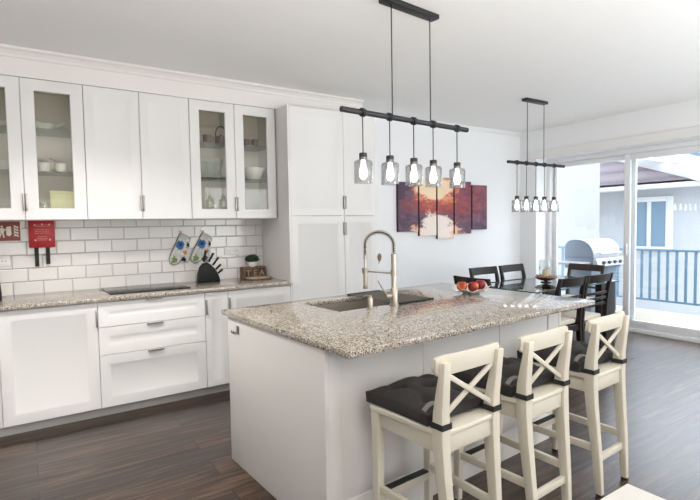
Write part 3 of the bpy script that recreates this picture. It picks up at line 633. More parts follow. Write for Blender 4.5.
# fire blanket case
fc = thing('fire_blanket', 'red fire blanket case with two black pull straps on the tiles', 'fire blanket', (0.018, 4.6305, 1.275))
G().box(0, 0.178, -0.04, -0.0005, 0, 0.222, 0.006).build('case', M['red'], fc)
for x, L in ((0.034, 0.150), (0.110, 0.134)):
    G().path([[(x+dx, y, z) for dx, y in ((0, -0.026), (0.028, -0.026), (0.028, -0.022), (0, -0.022))] for z in (0.004, -0.03, -L+0.01, -L)]).build('pull_strap', M['rubber'], fc)
g = G()
for r_i, (z, cells) in enumerate(((0.178, ((0.045, 0.075), (0.080, 0.115), (0.118, 0.142))), (0.166, ((0.050, 0.110), (0.114, 0.140))), (0.140, ((0.040, 0.048), (0.052, 0.074), (0.080, 0.102), (0.106, 0.128), (0.132, 0.142))), (0.126, ((0.044, 0.060), (0.064, 0.084), (0.090, 0.104), (0.110, 0.136))), (0.112, ((0.040, 0.070), (0.078, 0.098), (0.104, 0.140))), (0.084, ((0.060, 0.120),)), (0.070, ((0.052, 0.100), (0.104, 0.128))), (0.058, ((0.060, 0.118),)))):
    for a, b_ in cells: g.quad((a, -0.0404, z), (b_, -0.0404, z), (b_, -0.0404, z+0.006), (a, -0.0404, z+0.006))
g.build('print', M['pink'], fc)
for x, z in ((0.042, 0.180), (0.092, 0.184), (0.142, 0.182), (0.044, 0.060), (0.142, 0.062)): G().quad((x-0.005, -0.0405, z-0.006), (x+0.005, -0.0405, z-0.006), (x+0.005, -0.0405, z+0.006), (x-0.005, -0.0405, z+0.006)).build('white_print', M['signwhite'], fc)
# sockets
def socket(x, z, n, label):
    w = 0.078*n
    t = thing('wall_socket', label, 'socket', (x, 4.6315, z))
    G().box(0, w, -0.010, 0, 0, 0.083, 0.003).build('cover_plate', M['white'], t)
    for i in range(n):
        c = 0.039+0.078*i; g = G(); k = 24
        prof = ((0.024, -0.0102), (0.021, -0.0102), (0.020, -0.0098))
        rr = [[g.b.verts.new((c+r*math.cos(2*PI*q/k), y, 0.0415+r*math.sin(2*PI*q/k))) for q in range(k)] for r, y in ((0.026, -0.0101), (0.025, -0.0125), (0.021, -0.0125), (0.020, -0.0101))]
        for a, b_ in zip(rr, rr[1:]):
            for q in range(k): g.b.faces.new((a[q], a[(q+1)%k], b_[(q+1)%k], b_[q]))
        o = g.build('socket_ring', M['white'], t)
        h = G(); [h.cyl((c+dx, -0.0106, 0.0415), (c+dx, -0.0101, 0.0415), 0.0035, 10) for dx in (-0.0095, 0.0095)]; h.build('pin_holes', M['rubber'], o)
socket(-0.19, 1.138, 1, 'single white wall socket below the red fire sign')
socket(1.60, 1.138, 2, 'double white wall socket on the tiles above the wooden box')
# oven mitts on hooks
MP = [(0.062, 0.000), (0.050, -0.006), (0.018, -0.070), (-0.030, -0.150), (-0.050, -0.205), (-0.046, -0.238), (-0.020, -0.256), (0.014, -0.250), (0.040, -0.226), (0.058, -0.196), (0.064, -0.200), (0.076, -0.240), (0.096, -0.246), (0.110, -0.226), (0.112, -0.190), (0.112, -0.140), (0.122, -0.090), (0.136, -0.052), (0.110, -0.024)]
def oven_mitt(x, z, tilt, label, hooklabel, hm):
    h = thing('wall_hook', hooklabel, 'hook', (x, 4.6315, z), 0, 'hooks holding the oven mitts')
    G().box(-0.014, 0.014, -0.005, 0, -0.012, 0.022, 0.002).build('hook_plate', hm, h)
    G().tube([(0, -0.005, 0.0), (0, -0.022, -0.006), (0, -0.030, -0.004), (0, -0.031, 0.008)], 0.003, 8).build('hook_prong', M['steel'], h)
    t = thing('oven_mitt', label, 'oven mitt', (x, 4.6315, z), 0, 'oven mitts on the tiles')
    ca, sa = math.cos(tilt), math.sin(tilt)
    P = [(1.1*((px-0.062)*ca-pz*sa), 1.1*((px-0.062)*sa+pz*ca)-0.024) for px, pz in MP]
    G().prism(P, -0.030, -0.004, 0.010, 3).build('glove', M['mitt'], t)
    g = G(); pts = [Vector((px, -0.017, pz)) for px, pz in P]; g.tube(pts+[pts[0]], 0.0035, 6); g.build('binding', M['mittedge'], t)
    G().tube([P3 for P3 in ((0, -0.014, -0.028), (-0.006, -0.018, -0.008), (0, -0.022, -0.0006), (0.006, -0.018, -0.008), (0.0, -0.014, -0.028))], 0.003, 6).build('loop', M['yellow'], t)
oven_mitt(1.190, 1.385, 0.05, 'patterned oven mitt hanging on the left hook above the hob', 'left of the two mitt hooks, cream plate, on the tiles', M['signwhite'])
oven_mitt(1.396, 1.388, 0.0, 'patterned oven mitt hanging nearest the knife block', 'right of the two mitt hooks, steel plate, on the tiles', M['steel'])
# knife block
kb = thing('knife_block', 'black dome-shaped knife block on the granite worktop', 'knife block', (1.275, 4.40, 0.9105))
P = [(0, 0), (0.205, 0), (0.196, 0.040), (0.178, 0.085), (0.150, 0.132), (0.122, 0.165), (0.088, 0.184), (0.056, 0.176), (0.028, 0.140), (0.008, 0.080)]
G().prism(P, 0, 0.075, 0.008).build('block', M['blackplastic'], kb)
kn = [(0.062, 0.179, 78, 0.115, 'uppermost'), (0.104, 0.176, 60, 0.105, 'second from the top'), (0.140, 0.146, 52, 0.100, 'third from the top'), (0.166, 0.107, 43, 0.078, 'fourth from the top'), (0.184, 0.072, 36, 0.068, 'lowest')]
for x, z, ang, L, which in kn:
    t = thing('kitchen_knife', 'black handled knife in the knife block, handle '+which, 'knife', (1.275+x, 4.4375, 0.9105+z), 0, 'knives in the black block')
    a = math.radians(ang); d = Vector((math.cos(a), 0, math.sin(a)))
    G().bar(d*0.010, d*L, 0.016, 0.018, up=(0, 1, 0), bev=0.004, w1=0.018, h1=0.022).build('handle', M['blackplastic'], t)
    G().bar(d*-0.0005, d*0.010, 0.012, 0.012, up=(0, 1, 0)).build('bolster', M['steel'], t)
# wooden tea box
tb = thing('tea_box', 'brown wooden box with TEA letters beside the tall cabinet', 'box', (1.745, 4.50, 0.9105), math.radians(2))
G().box(0, 0.232, 0, 0.10, 0, 0.108, 0.002).build('crate', M['crate'], tb)
for i, ch in enumerate('TEA'):
    x = 0.016+0.070*i
    fr = G().box(x, x+0.060, -0.0015, 0.0005, 0.020, 0.092).build('letter_panel', M['cratedark'], tb)
    cu = bpy.data.curves.new('letter', 'FONT'); cu.body = ch; cu.size = 0.082; cu.extrude = 0.002; cu.align_x = 'CENTER'; cu.offset = 0.0025
    to = bpy.data.objects.new('letter_tmp', cu); COL.objects.link(to)
    bpy.context.view_layer.update()
    me = bpy.data.meshes.new_from_object(to.evaluated_get(bpy.context.evaluated_depsgraph_get())); bpy.data.objects.remove(to)
    me.materials.clear(); me.materials.append(M['letter'])
    lo = bpy.data.objects.new('letter', me); COL.objects.link(lo); lo.parent = fr; lo.rotation_euler = (PI/2, 0, 0); lo.location = (x+0.030, -0.0042, 0.0235)
# plant on it
pp = thing('potted_plant', 'small dark green ball plant in a white pot on the tea box', 'plant', (1.852, 4.548, 1.0192))
G().lathe([(0.001, 0), (0.030, 0), (0.046, 0.022), (0.054, 0.050), (0.050, 0.050), (0.042, 0.030), (0.001, 0.030)]).build('pot', M['china'], pp)
g = G(); g.ball((0, 0, 0.072), 0.048, (1.3, 1.3, 0.85), 2)
rng = random.Random(3)
for i in range(420):
    th = rng.uniform(0, 2*PI); ph = math.acos(rng.uniform(-0.35, 1)); dv = Vector((math.sin(ph)*math.cos(th), math.sin(ph)*math.sin(th), math.cos(ph)))
    c = Vector((dv.x*0.062, dv.y*0.062, 0.072+dv.z*0.041)); s1 = dv.orthogonal().normalized(); s1.rotate(Matrix.Rotation(rng.uniform(0, 6.28), 3, dv)); s2 = dv.cross(s1); tip = c+dv*rng.uniform(0.008, 0.017)+s1*rng.uniform(-0.006, 0.006)
    g.b.faces.new([g.b.verts.new(p) for p in (c-s1*0.005, c+s2*0.003, tip)]); g.b.faces.new([g.b.verts.new(p) for p in (c+s1*0.005, c-s2*0.003, tip)])
g.build('foliage', M['foliage'], pp, smooth=False)
ty = G().lathe([(0.001, 0), (0.13, 0), (0.148, 0.006), (0.150, 0.012), (0.146, 0.012), (0.13, 0.006), (0.001, 0.005)], n=40, wob=lambda r, z, a: (r, z)).build('wooden_tray', M['tray'], None, (1.862, 4.402, 0.9106))
ty.scale = (0.88, 0.55, 1.3); tag(ty, 'pale oval wooden tray lying in front of the tea box', 'tray')

# ------------------------------------------------------------------ dishes in the glass cabinets
def cup(name, x, y, z, r, h, m, label, cat, handle=True, group=None):
    t = thing(name, label, cat, (x, y, z+0.0005), random.uniform(-0.6, 0.3), group)
    G().lathe([(0.001, 0), (r*0.72, 0), (r*0.95, h*0.35), (r, h), (r*0.93, h), (r*0.86, h*0.4), (r*0.6, 0.006), (0.001, 0.006)], n=22).build('cup_body', m, t)
    if handle: G().tube([(r*0.93, 0, h*0.82), (r*1.45, 0, h*0.78), (r*1.5, 0, h*0.4), (r*0.92, 0, h*0.25)], 0.004, 8).build('handle', m, t)
    return t
S1, S2, S0 = 1.853, 2.166, 1.520
def plates(x, y, z, n, r, where):
    for i in range(n):
        zz = z+0.0006+i*0.0062
        o = G().lathe([(0.001, 0), (r*0.55, 0), (r*0.97, 0.014), (r, 0.016), (r*0.96, 0.018), (r*0.55, 0.004), (0.001, 0.004)], n=30).build('plate', M['china'], None, (x, y, zz))
        tag(o, '%s white plate in the stack of five behind the leftmost glass door' % (('lowest', 'second from below', 'middle', 'second from top', 'topmost')[i]), 'plate', 'stacked white plates')
plates(-0.09, 4.44, S2, 5, 0.10, 'upper')
cup('bowl', -0.10, 4.44, S1, 0.075, 0.075, M['china'], 'white bowl on the middle shelf behind the leftmost glass door', 'bowl', False)
t = thing('gravy_boat', 'white gravy boat with a long handle on an upper glass shelf', 'gravy boat', (0.135, 4.44, S2+0.0005))
G().lathe([(0.001, 0), (0.035, 0), (0.055, 0.02), (0.070, 0.055), (0.066, 0.055), (0.05, 0.022), (0.001, 0.008)], n=28, wob=lambda r, z, a: (r*(1+0.25*abs(math.cos(a))), z+0.022*max(0, -math.cos(a))*(r/0.07))).build('boat_body', M['china'], t)
G().tube([(0.078, 0, 0.050), (0.11, 0, 0.055), (0.145, 0, 0.078), (0.158, 0, 0.082)], 0.008, 10, radii=[0.014, 0.012, 0.010, 0.006]).build('handle', M['china'], t)
t = thing('teapot', 'white teapot with a knobbed lid behind the cups', 'teapot', (0.185, 4.50, S1+0.0005))
G().lathe([(0.001, 0), (0.045, 0), (0.068, 0.035), (0.060, 0.08), (0.035, 0.098), (0.001, 0.098)]).build('pot_body', M['china'], t)
G().lathe([(0.036, 0.0982), (0.022, 0.108), (0.008, 0.111), (0.011, 0.122), (0.001, 0.128)]).build('lid', M['china'], t)
G().tube([(-0.055, 0, 0.035), (-0.085, 0, 0.06), (-0.10, 0, 0.09)], 0.010, 10, radii=[0.014, 0.009, 0.007]).build('spout', M['china'], t)
cup('cup', 0.132, 4.37, S1, 0.046, 0.066, M['china'], 'white cup on the left of the two in front of the teapot', 'cup', True, 'white cups before the teapot')
cup('cup', 0.246, 4.37, S1, 0.046, 0.066, M['china'], 'white cup on the right of the two in front of the teapot', 'cup', True, 'white cups before the teapot')
t = thing('cardboard_box', 'pale yellow box on the bottom of the left glass cabinet', 'box', (0.165, 4.36, S0+0.0006))
G().box(0, 0.20, 0, 0.10, 0, 0.19, 0.002).build('carton', M['paper'], t); G().box(-0.001, 0.201, -0.001, 0.101, 0.165, 0.192, 0.002).build('lid', M['paper'], t)
cup('drinking_glass', 0.125, 4.34, S0, 0.032, 0.10, M['bowlglass'], 'clear drinking glass left of the yellow box', 'glass', False)
cup('mug', 1.392, 4.40, S2, 0.036, 0.075, M['brownmug'], 'single brown mug left of the pot with the arched handle', 'mug', True)
t = thing('copper_pot', 'brown pot with an arched handle on the top shelf', 'pot', (1.532, 4.43, S2+0.0005))
G().lathe([(0.001, 0), (0.050, 0), (0.056, 0.02), (0.056, 0.072), (0.050, 0.078), (0.001, 0.080)]).build('pot_body', M['brownmug'], t)
G().lathe([(0.008, 0.0802), (0.012, 0.094), (0.001, 0.098)]).build('lid_knob', M['brownmug'], t)
G().tube([(-0.052*math.cos(PI*i/14), 0, 0.075+0.095*math.sin(PI*i/14)) for i in range(15)], 0.004, 8).build('bail_handle', M['blackplastic'], t)
t = G().lathe([(0.001, 0), (0.06, 0), (0.085, 0.06), (0.120, 0.175), (0.116, 0.175), (0.081, 0.062), (0.057, 0.006), (0.001, 0.006)], n=36).build('glass_bowl', M['bowlglass'], None, (1.428, 4.44, S1+0.0006)); tag(t, 'large flared clear glass bowl on the middle shelf', 'bowl')
t = thing('glass_jar', 'clear glass jar with a pale candle on the cabinet bottom', 'jar', (1.424, 4.36, S0+0.0006))
G().lathe([(0.001, 0), (0.042, 0), (0.046, 0.01), (0.046, 0.10), (0.043, 0.10), (0.042, 0.012), (0.001, 0.006)]).build('jar_body', M['bowlglass'], t)
G().lathe([(0.001, 0.0065), (0.026, 0.0065), (0.026, 0.06), (0.001, 0.062)]).build('candle', M['china'], t)
cup('mug', 1.768, 4.42, S2, 0.036, 0.072, M['brownmug'], 'left brown mug of the pair on the top shelf nearest the tall cabinet', 'mug', False)
cup('mug', 1.845, 4.38, S2, 0.036, 0.068, M['brownmug'], 'right brown mug of the pair on the top shelf nearest the tall cabinet', 'mug', False)
t = G().lathe([(0.001, 0), (0.055, 0), (0.062, 0.012), (0.090, 0.055), (0.102, 0.115), (0.097, 0.116), (0.085, 0.058), (0.05, 0.016), (0.001, 0.012)], n=36).build('serving_bowl', M['china'], None, (1.838, 4.42, S1+0.0006)); tag(t, 'white serving bowl on the middle shelf nearest the tall cabinet', 'bowl')

# ------------------------------------------------------------------ bar stools
SEAT = 0.630
def make_stool(loc, rz, label):
    t = thing('bar_stool', label, 'bar stool', loc, rz, 'cream bar stools at the island')
    # local: origin on the floor under the seat's centre; back towards -y
    g = G(); b = g.b
    nx = 9
    for s in (0,):
        rows = []
        for y, hw in ((-0.212, 0.168), (-0.10, 0.180), (0.05, 0.190), (0.17, 0.195), (0.200, 0.192)):
            rows.append((y, hw))
        topv = [[b.verts.new((hw*(2*i/(nx-1)-1), y, SEAT-0.008*(1-(2*i/(nx-1)-1)**2)*0.9)) for i in range(nx)] for y, hw in rows]
        botv = [[b.verts.new((hw*(2*i/(nx-1)-1), y, SEAT-0.028)) for i in range(nx)] for y, hw in rows]
        for j in range(len(rows)-1):
            for i in range(nx-1):
                b.faces.new((topv[j][i], topv[j][i+1], topv[j+1][i+1], topv[j+1][i])); b.faces.new((botv[j][i], botv[j+1][i], botv[j+1][i+1], botv[j][i+1]))
        m_ = len(rows)-1
        for i in range(nx-1):
            b.faces.new((topv[0][i], botv[0][i], botv[0][i+1], topv[0][i+1])); b.faces.new((topv[m_][i+1], botv[m_][i+1], botv[m_][i], topv[m_][i]))
        for j in range(m_):
            b.faces.new((topv[j][0], topv[j+1][0], botv[j+1][0], botv[j][0])); b.faces.new((topv[j+1][nx-1], topv[j][nx-1], botv[j][nx-1], botv[j+1][nx-1]))
    bmesh.ops.recalc_face_normals(b, faces=b.faces)
    bmesh.ops.bevel(b, geom=[e for e in b.edges if len(e.link_faces) == 2 and e.calc_face_angle() > 1.0], offset=0.007, segments=3, profile=0.5, affect='EDGES')
    g.build('seat', M['cream'], t)
    z1 = SEAT-0.0285
    def sec(cx, cy, w, d, z): return [(cx-w/2, cy-d/2, z), (cx+w/2, cy-d/2, z), (cx+w/2, cy+d/2, z), (cx-w/2, cy+d/2, z)]
    for s in (-1, 1):
        # front leg
        g = G().path([sec(s*0.158, 0.185, 0.030, 0.030, 0.009), sec(s*0.160, 0.178, 0.036, 0.036, 0.25), sec(s*0.166, 0.170, 0.044, 0.044, z1-0.075), sec(s*0.166, 0.170, 0.046, 0.046, z1)])
        bm_bev(g, 0.004); o = g.build('leg', M['cream'], t)
        G().box(s*0.158-0.013, s*0.158+0.013, 0.172, 0.198, 0.0, 0.009).build('foot_pad', M['rubber'], o)
        # rear leg running up into the back post
        g = G().path([sec(s*0.138, -0.235, 0.028, 0.034, 0.009), sec(s*0.142, -0.222, 0.034, 0.042, 0.20), sec(s*0.150, -0.198, 0.042, 0.050, 0.46), sec(s*0.153, -0.190, 0.046, 0.054, SEAT-0.05), sec(s*0.153, -0.190, 0.046, 0.054, SEAT+0.01), sec(s*0.155, -0.193, 0.044, 0.048, SEAT+0.07), sec(s*0.159, -0.208, 0.040, 0.036, SEAT+0.17), sec(s*0.162, -0.223, 0.036, 0.024, SEAT+0.268)])
        bm_bev(g, 0.004); o = g.build('leg', M['cream'], t)
        G().box(s*0.138-0.012, s*0.138+0.012, -0.250, -0.220, 0.0, 0.009).build('foot_pad', M['rubber'], o)
    # aprons
    G().box(-0.143, 0.143, 0.160, 0.180, z1-0.068, z1, 0.002).build('apron', M['cream'], t)
    G().box(-0.131, 0.131, -0.204, -0.184, z1-0.068, z1, 0.002).build('apron', M['cream'], t)
    for s in (-1, 1):
        g = G(); g.bar((s*0.153, -0.163, z1-0.034), (s*0.160, 0.148, z1-0.034), 0.020, 0.068, bev=0.002)
        g.build('apron', M['cream'], t)
    # stretchers
    for s in (-1, 1): G().bar((s*0.142, -0.206, 0.245), (s*0.159, 0.166, 0.245), 0.020, 0.036, bev=0.002).build('stretcher', M['cream'], t)
    G().bar((-0.130, -0.217, 0.185), (0.130, -0.217, 0.185), 0.020, 0.034, bev=0.002).build('stretcher', M['cream'], t)
    fr = G().bar((-0.148, 0.178, 0.205), (0.148, 0.178, 0.205), 0.022, 0.040, bev=0.002).build('foot_rest', M['cream'], t)
    G().box(-0.138, 0.138, 0.160, 0.196, 0.2255, 0.231, 0.001).build('foot_guard', M['rubber'], fr)
    # curved top rail on the sitter's side of both posts, rounded ends overhanging
    g = G(); secs = []
    for i in range(25):
        x = -0.192+0.384*i/24; u = x/0.192; bow = -0.188-0.034*(1-u*u); rise = 0.008*(1-u*u); q = max(0, abs(u)-0.76)/0.24; e = math.sqrt(max(0.0, 1-q*q))*0.72+0.28
        th = 0.020; zt_ = SEAT+0.288+rise-0.012*(1-e); zb_ = SEAT+0.208+rise*1.6+0.030*(1-e)
        h = zt_-zb_
        secs.append([(x, bow-th/2+0.002, zb_), (x, bow-th/2, zb_+0.2*h), (x, bow-th/2-0.004, zb_+0.85*h), (x, bow-th*0.25-0.006, zt_), (x, bow+th*0.3-0.005, zt_), (x, bow+th/2-0.004, zb_+0.85*h), (x, bow+th/2, zb_+0.2*h), (x, bow+th/2-0.002, zb_)])
    g.path(secs); g.build('top_rail', M['cream'], t, angle=50)
    # X of two crossing bars between the posts
    for s in (-1, 1):
        off = 0.005*s
        G().bar((-s*0.136, -0.191+off, SEAT+0.045), (s*0.142, -0.211+off, SEAT+0.213), 0.020, 0.011, up=(0, 1, 0), bev=0.002).build('cross_bar', M['cream'], t)
    return t
def bm_bev(g, off):
    bmesh.ops.recalc_face_normals(g.b, faces=g.b.faces)
    bmesh.ops.bevel(g.b, geom=[e for e in g.b.edges if len(e.link_faces) == 2 and e.calc_face_angle() > 0.9], offset=off, segments=2, profile=0.5, affect='EDGES')
def make_cushion(loc, rz, label):
    t = thing('seat_cushion', label, 'cushion', loc, rz, 'charcoal cushions on the bar stools')
    g = G(); b = g.b; n = 33; W2, Y0, Y1 = 0.198, -0.150, 0.215
    tuft = [(-0.095, -0.06), (0.095, -0.06), (0.0, 0.03), (-0.095, 0.12), (0.095, 0.12)]
    def zt(u, v, x, y):
        e = (1-abs(u)**4)*(1-abs(v)**4); z = 0.050+0.052*e
        for tx, ty in tuft:
            d = math.hypot(x-tx, y-ty); z -= 0.028*math.exp(-(d/0.026)**2)+0.020*math.exp(-(d/0.055)**2)
        # creases between tufts
        z -= 0.013*math.exp(-(abs(abs(x)-0.095)/0.016)**2)*e
        z -= 0.013*math.exp(-(min(abs(y+0.06), abs(y-0.12))/0.016)**2)*e
        return z
    top = []; bot = []
    for j in range(n):
        rt = []; rb = []
        for i in range(n):
            u = 2*i/(n-1)-1; v = 2*j/(n-1)-1
            wsc = 1.0-0.06*(1-(v+1)/2); pin = 1-0.05*(1-abs(v)**2)*0 
            x = u*W2*wsc*(1-0.03*math.cos(v*PI/2)); y = Y0+(Y1-Y0)*(v+1)/2; y = y+0.010*(-v)*math.cos(u*PI/2)
            rt.append(b.verts.new((x, y, zt(u, v, x, y)))); rb.append(b.verts.new((x*0.985, y*0.985+0.002, 0.0 if max(abs(u), abs(v)) < 0.99 else 0.004)))
        top.append(rt); bot.append(rb)
    for j in range(n-1):
        for i in range(n-1):
            b.faces.new((top[j][i], top[j][i+1], top[j+1][i+1], top[j+1][i])); b.faces.new((bot[j][i], bot[j+1][i], bot[j+1][i+1], bot[j][i+1]))
    for i in range(n-1):
        b.faces.new((top[0][i], bot[0][i], bot[0][i+1], top[0][i+1])); b.faces.new((top[-1][i+1], bot[-1][i+1], bot[-1][i], top[-1][i]))
        b.faces.new((top[i][0], top[i+1][0], bot[i+1][0], bot[i][0])); b.faces.new((top[i+1][-1], top[i][-1], bot[i][-1], bot[i+1][-1]))
    g.build('pad', M['cushion'], t, angle=60)
    for tx, ty in tuft: G().ball((tx, ty, zt(0.4, 0.4, tx, ty)+0.003), 0.009, (1, 1, 0.6), 2).build('button', M['cushion'], t)
    for s in (-1, 1):
        # flat strap round the back post
        g = G(); x0, x1, y0, y1 = s*0.153-0.0265, s*0.153+0.0265, -0.2215, -0.160
        ro = [(x0, y0), (x1, y0), (x1, y1), (x0, y1)]; e = 0.003
        ri = [(x0+e, y0+e), (x1-e, y0+e), (x1-e, y1-e), (x0+e, y1-e)]
        v = [[b2 for b2 in (g.b.verts.new((p[0], p[1], z)) for p in rr)] for rr, z in ((ro, 0.006), (ro, 0.029), (ri, 0.029), (ri, 0.006))]
        for a, c in zip(v, v[1:]+v[:1]):
            for i in range(4): g.b.faces.new((a[i], a[(i+1)%4], c[(i+1)%4], c[i]))
        g.build('strap', M['rubber'], t, smooth=False)
    g = G(); secs = []
    for i in range(12):
        u = i/11; x = -0.175+0.075*u; y = -0.120-0.035*u*u; z = 0.052+0.020*math.sin(u*PI*0.9)+0.010*u
        secs.append([(x, y-0.010, z), (x, y+0.010, z+0.002), (x, y+0.010, z+0.008), (x, y-0.010, z+0.006)])
    g.path(secs); g.build('tie_ribbon', M['tie'], t)
    return t
# positions: seat centre in the island's frame
stl = [((1.445-0.011, 1.348+0.190), IA, ''), ((1.966-0.011, 1.366+0.190), IA, ''), ((2.5445-0.011, 1.394+0.190), IA, '')]
names = ['cream cross-back bar stool nearest the camera', 'cream cross-back bar stool in the middle of the row of three', 'cream cross-back bar stool farthest along the island, by the dining table']
cnames = ['charcoal tufted cushion on the nearest bar stool', 'charcoal tufted cushion on the middle bar stool', 'charcoal tufted cushion on the farthest bar stool']
p0, p1 = None, None
for i, ((x, y), rz, _) in enumerate(stl):
    if i == 0: p0 = make_stool((x, y, 0), rz, names[0]); p1 = make_cushion((x, y, SEAT+0.0005), rz, cnames[0])
    else: dup(p0, (x, y, 0), rz, names[i]); dup(p1, (x, y, SEAT+0.0005), rz, cnames[i])

# ------------------------------------------------------------------ pendant lamps
def pendant_lamp(loc, label, cords, drops, bar, zbar, ztop, canopy, rz):
    t = thing('pendant_lamp', label, 'lamp', loc, rz, 'black rail pendant lamps')
    zb = zbar-loc[2]; zs = ztop-loc[2]
    G().box(canopy[0], canopy[1], -0.033, 0.033, -0.027, -0.0003, 0.002).build('canopy', M['black'], t)
    for x in cords: G().cyl((x, 0, zb), (x, 0, -0.025), 0.0035, 8).build('suspension_cable', M['black'], t)
    G().cyl((bar[0], 0, zb), (bar[1], 0, zb), 0.0155, 18).build('rail_bar', M['black'], t)
    for i, x in enumerate(drops):
        g = G(); g.tube([(x+0.008*math.sin(a/12*4*PI)*0+(-0.014+0.028*a/36), 0.020*math.cos(a*PI/6), zb+0.020*math.sin(a*PI/6)) for a in range(37)], 0.0042, 6); g.build('wrapped_cable', M['black'], t)
        G().cyl((x, 0, zs+0.038), (x, 0, zb-0.014), 0.0032, 8).build('drop_cable', M['black'], t)
        sk_ = G().lathe([(0.001, zs+0.038), (0.020, zs+0.038), (0.0225, zs+0.034), (0.0225, zs+0.017), (0.0215, zs+0.016), (0.0215, zs), (0.001, zs)], (x, 0, 0), 22).build('lamp_socket', M['black'], t)
        G().lathe([(0.0222, zs+0.0005), (0.0232, zs+0.001), (0.0232, zs+0.014), (0.0222, zs+0.0145)], (x, 0, 0), 22).build('socket_ring', M['darksteel'], sk_)
        sh = G().lathe([(0.022, zs-0.0005), (0.040, zs-0.002), (0.049, zs-0.007), (0.0525, zs-0.017), (0.0525, zs-0.130), (0.0490, zs-0.130), (0.0490, zs-0.018), (0.046, zs-0.010), (0.039, zs-0.0055), (0.022, zs-0.004)], (x, 0, 0), 32).build('glass_shade', M['shade'], t)
        G().lathe([(0.001, zs-0.001), (0.011, zs-0.002), (0.012, zs-0.028), (0.017, zs-0.044), (0.022, zs-0.068), (0.0215, zs-0.086), (0.014, zs-0.102), (0.001, zs-0.107)], (x, 0, 0), 20).build('bulb', M['bulb'], sh)
    return t
pendant_lamp((1.98, 2.28, ZC), 'black rail pendant with five glass shades hanging above the island', (-0.167, 0.160), (-0.396, -0.191, 0.008, 0.183, 0.416), (-0.546, 0.521), 2.039, 1.778, (-0.235, 0.212), math.radians(5))
pendant_lamp((4.60, 3.30, ZC), 'black rail pendant with five glass shades hanging above the dining table', (-0.145, 0.140), (-0.313, -0.158, 0.004, 0.152, 0.328), (-0.458, 0.510), 2.035, 1.650, (-0.195, 0.165), 0)
# ------------------------------------------------------------------ canvases on the dining wall
pans = [(3.757, 4.075, 1.320, 1.925), (4.098, 4.382, 1.262, 1.965), (4.405, 4.688, 1.215, 2.000), (4.712, 5.022, 1.272, 1.965), (5.046, 5.336, 1.322, 1.925)]
pl = ['leftmost dark purple canvas of the five-piece sunset picture', 'second canvas from the left with the orange sun glow', 'tallest middle canvas with pale blossom at its foot', 'fourth canvas from the left, red and purple', 'rightmost purple canvas of the five-piece picture']
for (x0, x1, z0, z1), lb in zip(pans, pl):
    t = thing('wall_canvas', lb, 'picture', (x0, 4.639, z0), 0, 'five canvases of the sunset picture')
    G().box(0, x1-x0, -0.034, 0, 0, z1-z0, 0.001).build('stretcher_frame', M['canvas'], t, smooth=False)
    G().box(0.0005, x1-x0-0.0005, -0.0352, -0.0344, 0.0005, z1-z0-0.0005).build('printed_face', M['paint'], t, smooth=False)
# carved leaf ornament
t = thing('wall_ornament', 'small brown leaf-shaped ornament on the wall beside the tall cabinets', 'ornament', (3.485, 4.6395, 0.97))
G().prism([(0.0, 0.0), (0.022, 0.022), (0.032, 0.055), (0.026, 0.085), (0.004, 0.104), (-0.016, 0.086), (-0.022, 0.052), (-0.012, 0.022)], -0.012, 0, 0.003).build('leaf', M['leaf'], t)
G().tube([(0, -0.006, 0.0), (-0.010, -0.006, -0.022)], 0.0035, 6).build('stalk', M['leaf'], t)

